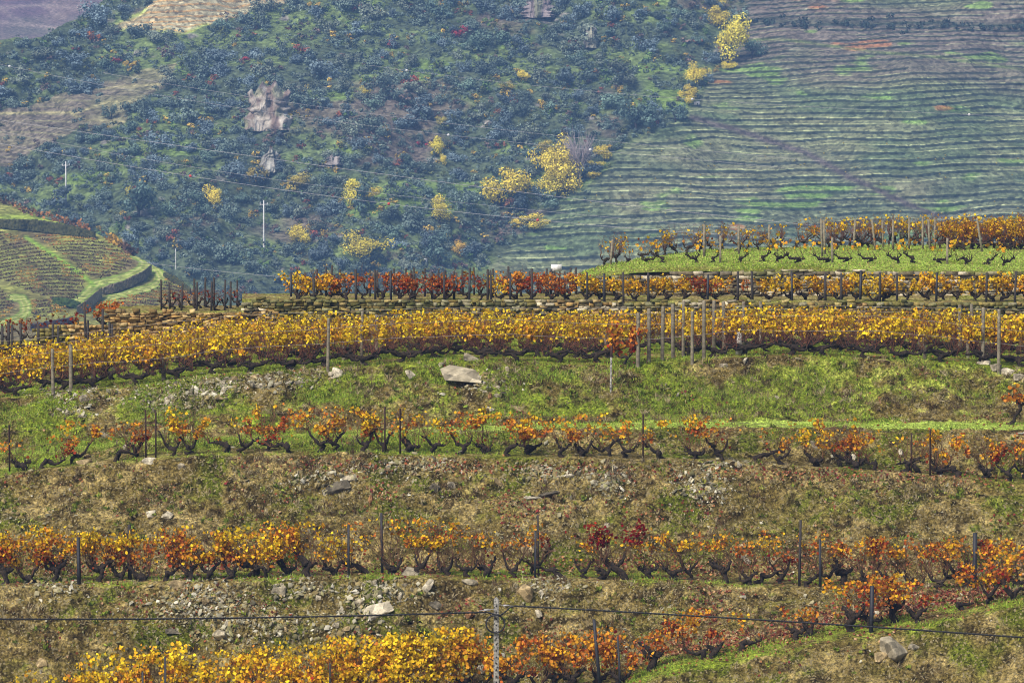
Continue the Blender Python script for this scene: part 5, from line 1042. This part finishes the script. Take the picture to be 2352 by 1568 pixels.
NOT = [(1057,850,122,GREY,'large flat pale slab lying on the grassy bank under the golden block',4,(.35,.05,.1),(1,1,1.1)),(1080,822,50,GREY,'tilted slab just behind the large flat one',1,(.9,.5,.2),(1,1,1)),(945,858,30,PALER,'grey block left of the large flat slab',5,None,(1,1,1)),(1010,835,26,GREY,'small grey rock above left of the large slab',3,None,(1,1,1)),(1128,912,22,BRNR,'brown wedge rock below the large slab',5,(.2,1.2,0),(1,1,1)),(1165,846,26,GREY,'rounded rock right of the tilted slab',2,None,(1,1,1)),
 (770,853,36,PALER,'pale block at the foot of a wooden post left of centre',8,None,(1,1,1)),(1127,940,26,PALER,'white and black block low on the green bank',5,None,(1,1,1)),(1185,932,40,TANR,'brown slab heap on the green bank',1,None,(1,1,1)),(1205,948,26,BRNR,'tan slab leaning below the brown heap',6,(.3,.7,0),(1,1,1)),(195,910,36,GREY,'flat grey block below the left wooden posts',2,None,(1,1,1)),(212,898,26,PALER,'thin pale slab lying on a flat grey block',0,None,(1,1,1)),(508,912,36,TANR,'long tan slab on the left green bank',9,(.7,.3,.3),(1,1,1)),
 (340,1057,36,PALER,'pale flat stone below the left pair of rusty posts',2,None,(1,1,1)),(195,1058,46,TANR,'broad brown stone at the foot of a left vine',2,None,(1,1,1)),(200,1045,38,DKR,'dark flat slab on top of the broad brown stone',0,None,(1,1,1)),(238,995,40,GREY,'grey slab standing on the green bank at left',7,(.9,.3,0),(1,1,1)),(418,1055+14,20,GREY,'grey stone at the lip near the left vines',3,None,(1,1,1)),(286,1025,26,PALER,'pale stone behind the left vines',3,None,(1,1,1)),(535,1028,18,PALER,'white rounded stone behind the left vines',5,None,(1,1,1)),
 (1260,1128,56,DKR,'dark slate slab jutting out of the middle bank',0,(.2,-.1,0),(1,1,1)),(1222,1138,48,PALER,'pale slab jutting out below the dark slate',0,(.2,.1,0),(1,1,1)),(850,1150,24,BRNR,'brown upright block on the mossy bank',5,(0,1.4,0),(1.3,1,1)),(1000,1065+50,30,DKR,'dark hollow sided block on the bank',5,None,(1,1,1)),(1040,1110,34,GREY,'grey wedge right of the hollow sided block',2,None,(1,1,1)),(1145,1100,30,TANR,'tan pointed stone in the middle bank',7,(.8,.5,0),(1,1,1)),(1395,1205,22,GREY,'small pale slab on the bank above the crimson vine',1,None,(1,1,1)),
 (775,1110,90,DKR,'row of dark tilted slate slabs on the left middle bank',6,(.5,-.4,0),(1,1,1)),(800,1095,60,GREY,'light slate sheet above the dark tilted slabs',6,(.5,-.35,.1),(1,1,1)),(345,1178,34,PALER,'left one of two pale boulders on the brown bank',5,None,(1,1,1)),(383,1180,36,PALER,'right one of two pale boulders on the brown bank',8,None,(1,1,1)),(190,1130+110,24,BRNR,'orange brown stone on the left bank',5,None,(1,1,1)),(1650,1128,18,GREY,'thin grey slab on the right bank',6,(.6,.5,0),(1,1,1)),
 (1215,1258,40,TANR,'left half of the tan boulder pair behind the stakes',5,None,(1,1,1.1)),(1248,1240,46,TANR,'right taller tan boulder of the pair behind the stakes',8,(.2,1.2,0),(1,1,1)),(1385,1262,34,TANR,'tan boulder behind the vine trunks in mid row',8,None,(1,1,1)),(1705,1255,26,TANR,'tan stone among vines right of centre',3,None,(1,1,1)),(1715,1280,30,PALER,'pale flat stone below the tan one right of centre',7,(.9,.6,0),(1,1,1)),(1775,1285,30,TANR,'brown stone behind a forked vine at right',5,None,(1,1,1)),
 (868,1392,92,PALER,'long pale slab slanting across the lowest bank',6,(.75,-.5,.1),(1,1.1,1)),(977,1345,52,PALER,'upright lichen covered stone on the lip of the lowest bank',7,(.7,-1.05,0),(1,1,1)),(1080,1325+8,42,GREY,'flat grey stone on the lip right of the upright one',2,None,(1,1,1)),(935,1312,60,GREY,'grey block at the foot of the tall black stake',8,None,(1,1,.8)),(1205,1358,56,TANR,'wide brown boulder right of the concrete pole top',5,None,(1,1,1)),(1235,1395+8,26,PALER,'pale boulder on the bank right of the concrete pole',8,None,(1,1,1)),
 (406,1338,46,TANR,'brown stone overhanging a dark hollow on the lowest bank',2,None,(1,1,1)),(505,1450,46,GREY,'grey block with a dark hollow beneath the cable',5,None,(1,1,1)),(640,1330+25,40,GREY,'grey pair stone on the left lip of the lowest bank',2,None,(1,1,1)),(395,1440,50,DKR,'dark slate sheet sticking out below the cable at left',4,(.5,0,0),(1,1,1)),(1000,1385,40,DKR,'dark overhanging slab left of the concrete pole',2,None,(1,1,1)),(1080,1410,26,BRNR,'brown block just left of the cable clamp',5,None,(1,1,1)),(1085,1445,26,BRNR,'brown block under the one by the clamp',5,None,(1,1,1)),
 (1104,1530,34,PALER,'pale stone beside the pole among the yellow leaves',8,(.2,.9,0),(1,1,1)),(1035,1556,58,GREY,'grey boulder at the bottom edge left of the pole',8,None,(1,1,1)),(870,1478,44,TANR,'slanting tan slab behind the yellow vines',6,(.6,.8,0),(1,1,1)),(795,1440,24,TANR,'small tan slab above the yellow vines',1,None,(1,1,1)),(1365,1435+20,28,PALER,'pale flat stone above the bottom right vines',3,None,(1,1,1)),(1710,1345+25,20,PALER,'white stone on the right part of the lowest bank',5,None,(1,1,1)),(98,1520,30,TANR,'tan boulder at the bottom left corner',8,None,(1,1,1)),(92,1540,18,PALER,'white upright stone at the bottom left corner',7,(0,1.4,0),(1,1,1)),
 (2052,1490,84,GREY,'large lichen spotted boulder at the bottom right',5,(.5,.6,.3),(1,1,1.2)),(2025,1500,40,TANR,'stone at the left foot of the large spotted boulder',3,None,(1,1,1)),(2098,1482,40,GREY,'grey stone at the right shoulder of the large spotted boulder',2,None,(1,1,1)),(2258,832,40,PALER,'leftmost pale block of the stone pile at the right end',2,None,(1,1,1)),(2290,840,34,GREY,'second block of the stone pile at the right end',3,None,(1,1,1)),(2315,850,38,PALER,'third block of the stone pile at the right end',2,None,(1,1,1)),(2340,862,34,GREY,'lowest block of the stone pile at the right end',3,None,(1,1,1)),
 (2030,828,36,TANR,'flat pale stone on the lip in front of the golden block at right',1,None,(1,1,1)),(1712,826,24,PALER,'white stone below the pale upright slab',3,None,(1,1,1)),(1660,838,26,GREY,'grey stone on the lip at the grassy ramp',3,None,(1,1,1)),(1785,912,18,PALER,'small white stone on the mounded bank',5,None,(1,1,1)),(2070,1040,28,PALER,'pale standing stone behind the red leaves at right',5,(.1,1.3,0),(1,1,1)),(1955,1050,26,PALER,'pale rock caught in a vine trunk at right',8,None,(1,1,1)),(1870,1000+22,34,GREY,'grey stone behind the vines right of centre',7,(.6,.9,0),(1,1,1))]
for u, v, w, c, lab, k, tl, sc in NOT:
    put_rock(u, v, w, tuple(np.array(c)*rng.uniform(.9, 1.1)), lab, None, k, tl, sc)
ZONES = [(560,880,110,16,26,'stony lip of the left green bank',24,18),(380,915,110,22,22,'rubble left of the middle on the green bank',22,15),(150,900,60,12,10,'left end of the green bank',18,14),(170,945,50,14,9,'small heap on the left green bank',17,13),(470,900,60,18,16,'slate scree on the left green bank',22,16),(1120,880,60,25,10,'scatter below the large flat slab',18,12),(700,865,70,14,9,'lip of the green bank left of the flat slab',20,15),
 (1400,1100,42,22,26,'grey rubble heap on the middle bank',20,14),(1255,1085,85,16,16,'rubble line on the middle bank',20,14),(1610,1115,55,35,16,'loose slates right of the grey heap',20,14),(1680,1066,60,6,7,'lip of the middle bank at right',24,16),(730,1100,60,18,7,'left middle bank by the dark slabs',22,15),(930,1070,120,16,10,'upper middle bank',18,12),
 (470,1385,95,38,34,'rubble spill on the lowest bank',20,13),(880,1355,75,20,16,'rubble around the long pale slab',22,14),(690,1350,75,18,14,'lip rubble on the lowest bank',22,14),(120,1350,70,20,8,'left lip of the lowest bank',20,14),(830,1400,60,28,9,'stones left of the long pale slab',22,15),(1260,1350,60,22,6,'stones by the wide brown boulder',24,16),(600,1440,200,30,8,'lower part of the lowest bank',22,14)]
nr_ = 0; used_rock = set()
NEARL = [(1057,850,'the large flat slab'),(945,858,'the grey block by the slab'),(1128,912,'the brown wedge rock'),(770,853,'the pale block at the wooden post'),(195,910,'the flat grey block at left'),(508,912,'the long tan slab'),(340,1057,'the pale stone below the rusty pair'),(1260,1128,'the jutting dark slab'),(1040,1110,'the grey wedge'),(775,1110,'the dark tilted slabs'),(1395,1205,'the small pale slab'),(868,1392,'the long slanting slab'),(977,1345,'the upright lichen stone'),(1205,1358,'the wide brown boulder'),(406,1338,'the stone over a hollow'),(505,1450,'the grey block under the cable'),(640,1355,'the grey pair stone'),(1660,1064,'the lip stones at right'),(345,1178,'the two pale boulders'),(1145,1100,'the tan pointed stone'),(98,1520,'the corner boulder'),(1710,1370,'the white stone'),(122,880,'the leftmost wooden post'),(753,840,'the tallest left wooden post'),(1480,1050,'the single rusty post')]
def rock_label(u, v, nm):
    for a, b, t in sorted(NEARL, key=lambda p: math.hypot(p[0]-u, p[1]-v))[:6]:
        d_ = math.hypot(a-u, b-v); ang = math.degrees(math.atan2(b-v, u-a)) % 360
        dr = ['right of', 'up right of', 'above', 'up left of', 'left of', 'down left of', 'below', 'down right of'][int((ang+22.5)//45) % 8]
        for ad in ('flat', 'angular'):
            lb = f'{ad} slate piece {"just " if d_ < 40 else "a bit " if d_ < 85 else "far "}{dr} {t}'
            if lb not in used_rock: used_rock.add(lb); return lb
    return f'loose slate piece, {nm}'
for (u, v, a, b, n, nm, wmx, wmn) in ZONES:
    for k in range(int(n*.72)):
        q = rng.normal(0, .55, 2); put_rock(u+q[0]*a, v+q[1]*b, rng.uniform(wmn*.8, wmx*1.25), tuple(np.array([GREY, TANR, PALER, GREY][rng.integers(4)])*rng.uniform(.7, 1.15)), rock_label(u+q[0]*a, v+q[1]*b, nm), f'loose slates: {nm}'); nr_ += 1

# ---- shale chips, fallen leaves, grass (nobody could count them)
flatv = (gu > -60) & (gu < 2410) & (gv < 1640) & (gv > 760)
idx = np.flatnonzero(flatv.ravel()); GP = G.reshape(-1, 3); GNf = GN.reshape(-1, 3); SEGf = SEG.ravel(); GRf = gr.ravel(); guf = gu.ravel(); gvf = gv.ravel()
def pick(n, wts):
    w = wts[idx].astype(float); w /= w.sum(); k = idx[rng.choice(len(idx), n, p=w)]; P = GP[k]+rng.normal(0, .03, (n, 3))*np.array([1, 1, .2]); return k, P
rub = np.zeros(len(GP))
for (u, v, a, b, n, *_r) in ZONES: rub += np.exp(-((guf-u)/(a*.95))**2-((gvf-v)/(b*1.1))**2)*(2.5+n/9)

stony = np.where(np.isin(SEGf, [4, 6]), .55, np.where(np.isin(SEGf, [2, 8]), .4, np.where(SEGf == 10, .16, .08)))*(1.1-GRf)
stony *= np.clip(.5+1.2*vn(GP[:, 0]*.7, GP[:, 2]*1.1, GP[:, 1], 77), .15, 2)
def chips(n, wts, smin, smax, name, lab):
    k, P = pick(n, wts); s = (smin*(smax/smin)**(rng.random(n)**2.2))[:, None]
    nm = GNf[k]+rng.normal(0, .45, (n, 3)); nm /= np.linalg.norm(nm, axis=1)[:, None]; a = np.cross(nm, rng.normal(0, 1, (n, 3))); a /= np.linalg.norm(a, axis=1)[:, None]; b = np.cross(nm, a)
    sb = s*rng.uniform(.4, .9, (n, 1)); th = s*rng.uniform(.12, .4, (n, 1)); j = lambda: rng.uniform(.6, 1.2, (n, 1))
    V = np.stack([P+a*s*.5*j()+nm*th*.2, P+b*sb*.5*j()+nm*th*.2, P-a*s*.5*j()+nm*th*.2, P-b*sb*.5*j()+nm*th*.2, P+a*s*.35*j()+b*sb*.1+nm*th, P-a*s*.3*j()+nm*th*.9, P-nm*th*.3], 1).reshape(-1, 3); i = np.arange(n)[:, None]*7
    F4 = np.concatenate([i+np.array([[0, 1, 5, 4]]), i+np.array([[3, 0, 4, 5]])]); F3 = np.concatenate([i+np.array([[1, 2, 5]]), i+np.array([[2, 3, 5]])])
    c = np.array([(.33, .30, .18), (.42, .40, .29), (.30, .24, .11), (.15, .14, .09), (.54, .52, .42), (.24, .23, .11)])[rng.choice(6, n, p=[.25, .2, .2, .12, .08, .15])]*rng.uniform(.6, 1.25, (n, 1))
    o = link(name, meshdata(name, V, [F4, F3], M_CHIP, np.repeat(c, 7, 0))); tag(o, lab, 'stones', kind='stuff')
chips(50000, stony+rub*.4, .018, .08, 'shale_chips', 'small shale chips strewn all over the stony banks')
chips(5200, rub*np.where(SEGf == 10, .45, 1)+.10*stony, .09, .26, 'slate_scree', 'heaps of broken slate scree spilling down the banks')
def litter(n, wts, size, name, lab, pal_):
    k, P = pick(n, wts); m_ = MB(); P = P+GNf[k]*.015
    a = rng.normal(0, 1, (n, 3)); nm = GNf[k]+rng.normal(0, .5, (n, 3)); nm /= np.linalg.norm(nm, axis=1)[:, None]; a = np.cross(nm, a); a /= np.linalg.norm(a, axis=1)[:, None]; b = np.cross(nm, a); s = size*rng.uniform(.6, 1.3, (n, 1))
    V = np.stack([P+a*s*.5, P+b*s*.45+nm*s*.15, P-a*s*.5, P-b*s*.45+nm*s*.2], 1).reshape(-1, 3)
    c = np.array(pal_)[rng.integers(len(pal_), size=n)]*rng.uniform(.6, 1.3, (n, 1)); o = link(name, meshdata(name, V, np.arange(n*4).reshape(-1, 4), M_LITTER, np.repeat(c, 4, 0))); tag(o, lab, 'leaves', kind='stuff')
lit = np.clip(fbm(GP[:, 0]*.55, GP[:, 2]*.9, GP[:, 1]*.5, 131, 4)-.12, 0, 1)**1.2*np.where(np.isin(SEGf, [4, 6]), 1, .35)*(.35+.65*sst(500, 1000, guf))
lit += .16*np.isin(SEGf, [3, 5])+.10*np.isin(SEGf, [11])
lit += 1.2*np.exp(-(pdist(guf, gvf, [(1480,1500),(1750,1470),(1950,1415),(2150,1385),(2300,1350)])/22)**2)+.5*np.exp(-((gvf-1300)/16)**2)*(guf > -50)+.45*np.exp(-((gvf-1075-(guf-1100)*.02)/14)**2)*sst(500, 700, guf)
litter(15000, lit, .085, 'leaf_litter', 'drifts of fallen brown and red vine leaves on the ground', [(.22, .065, .03), (.30, .10, .04), (.14, .04, .025), (.36, .17, .07), (.20, .03, .03), (.42, .26, .14)])
def blades(n, wts, h, w, name, lab, pal_, lean=.5):
    k, P = pick(n, wts); d = GNf[k]*.3+np.array([0, 0, 1])+rng.normal(0, lean, (n, 3)); d /= np.linalg.norm(d, axis=1)[:, None]; a = np.cross(d, rng.normal(0, 1, (n, 3))); a /= np.linalg.norm(a, axis=1)[:, None]
    hh = h*rng.uniform(.4, 1.3, (n, 1)); V = np.stack([P-a*w/2, P+a*w/2, P+d*hh], 1).reshape(-1, 3)
    c = np.array(pal_)[rng.integers(len(pal_), size=n)]*rng.uniform(.65, 1.3, (n, 1)); o = link(name, meshdata(name, V, np.arange(n*3).reshape(-1, 3), M_BLADE, np.repeat(c, 3, 0))); tag(o, lab, 'grass', kind='stuff')
gw = GRf**1.5*np.clip(.6+vn(GP[:, 0]*.9, GP[:, 2]*1.2, GP[:, 1], 91), .1, 2)
blades(70000, gw, .10, .022, 'grass', 'short bright green grass on the terraces and the upper bank', [(.20, .34, .03), (.26, .40, .04), (.16, .28, .03), (.34, .40, .07), (.30, .32, .06)])
dry = np.clip(fbm(GP[:, 0]*.7, GP[:, 2]*1.0, GP[:, 1]*.6, 151, 3), 0, 1)*np.where(SEGf == 10, 1, .45)*isbank.ravel() if isbank.size == len(GP) else np.ones(len(GP))
dry += .8*np.exp(-(pdist(guf, gvf, [(1640,890),(1800,900)])/40)**2)
blades(26000, dry, .13, .014, 'dry_grass', 'dry straw coloured grass tufts on the banks', [(.30, .24, .11), (.20, .15, .07), (.36, .32, .16), (.13, .09, .05)], .7)
# bushy weeds
mossy = np.isin(SEGf, [4, 6, 8, 2])*np.clip(vn(GP[:, 0]*1.1, GP[:, 2]*1.6, GP[:, 1], 191)+.1, 0, 1)
blades(18000, mossy, .045, .028, 'moss_tufts', 'low olive green moss and weeds on the stony banks', [(.16, .17, .02), (.22, .22, .03), (.12, .13, .02), (.28, .26, .05)], .8)

# leafy weed rosettes and clods that break up the banks
def clumps(n, wts, kb, h, w, name, lab, pal_, lean):
    k, P = pick(n, wts); P = np.repeat(P, kb, 0)+rng.normal(0, .035, (n*kb, 3))*np.array([1, 1, .2]); nn_ = np.repeat(GNf[k], kb, 0)
    d = nn_*.5+np.array([0, 0, .6])+rng.normal(0, lean, (n*kb, 3)); d /= np.linalg.norm(d, axis=1)[:, None]; a = np.cross(d, rng.normal(0, 1, d.shape)); a /= np.linalg.norm(a, axis=1)[:, None]
    sz = np.repeat(rng.uniform(.5, 1.5, (n, 1)), kb, 0)*rng.uniform(.6, 1.2, (n*kb, 1)); b_ = np.cross(a, d)
    V = np.stack([P, P+d*h*sz*.5+a*w*sz, P+d*h*sz+b_*h*.25*sz, P+d*h*sz*.5-a*w*sz], 1).reshape(-1, 3)
    c = np.repeat(np.array(pal_)[rng.integers(len(pal_), size=n)], kb, 0)*rng.uniform(.6, 1.35, (n*kb, 1))
    o = link(name, meshdata(name, V, np.arange(n*kb*4).reshape(-1, 4), M_BLADE, np.repeat(c, 4, 0))); tag(o, lab, 'weeds', kind='stuff')
wb = isbank.ravel()*np.clip(vn(GP[:, 0]*.8, GP[:, 2]*1.2, GP[:, 1], 201)+.25, .02, 1)
clumps(1500, wb, 12, .10, .020, 'weeds', 'small leafy green weeds dotted over the banks', [(.18, .25, .03), (.24, .30, .04), (.14, .19, .03), (.32, .34, .06)], .55)
wd = isbank.ravel()*np.clip(vn(GP[:, 0]*.7, GP[:, 2]*1.3, GP[:, 1], 211)+.1, .0, 1)
clumps(2200, wd, 14, .16, .008, 'dead_stalks', 'tufts of dead brown stalks on the banks', [(.16, .10, .05), (.30, .24, .13), (.10, .065, .035), (.40, .34, .2)], .5)
n_ = 26000; ii = rng.integers(0, H7.shape[0]-14, n_); jj = rng.integers(0, H7.shape[1]-45, n_); P = H7[ii, jj]+rng.normal(0, .06, (n_, 3))*np.array([1, 1.5, 0])
d = np.array([0, 0, 1])+rng.normal(0, .5, (n_, 3)); a = np.cross(d, rng.normal(0, 1, (n_, 3))); a /= np.linalg.norm(a, axis=1)[:, None]; hh = rng.uniform(.02, .06, (n_, 1))
c = np.array([(.24, .38, .04), (.34, .48, .07), (.16, .26, .03), (.40, .42, .12), (.28, .22, .09)])[rng.integers(5, size=n_)]*rng.uniform(.6, 1.3, (n_, 1))
tag(link('grass', meshdata('grass', np.stack([P-a*.02, P+a*.02, P+d*hh], 1).reshape(-1, 3), np.arange(n_*3).reshape(-1, 3), M_BLADE, np.repeat(c, 3, 0))), 'bright grass blades covering the upper green terrace', 'grass', kind='stuff')

# ------------------------------------------------------------------ air
HZ = boxv(0, 0, 0, 1, 1, 1)
mn = np.array([-3200, -20, -90.]); mxx = np.array([3200, 3300, 110.])
V = np.where(HZ > 0, mxx, mn)
m, t = newmat('haze'); pv = N(t, 'ShaderNodeVolumePrincipled'); pv.inputs['Density'].default_value = .00034; pv.inputs['Color'].default_value = (.26, .50, 1, 1); pv.inputs['Anisotropy'].default_value = 0
o = N(t, 'ShaderNodeOutputMaterial'); L(t, pv.outputs[0], o.inputs['Volume'])
hz = link('haze', meshdata('haze', V, BOXF, m)); tag(hz, kind='stuff')
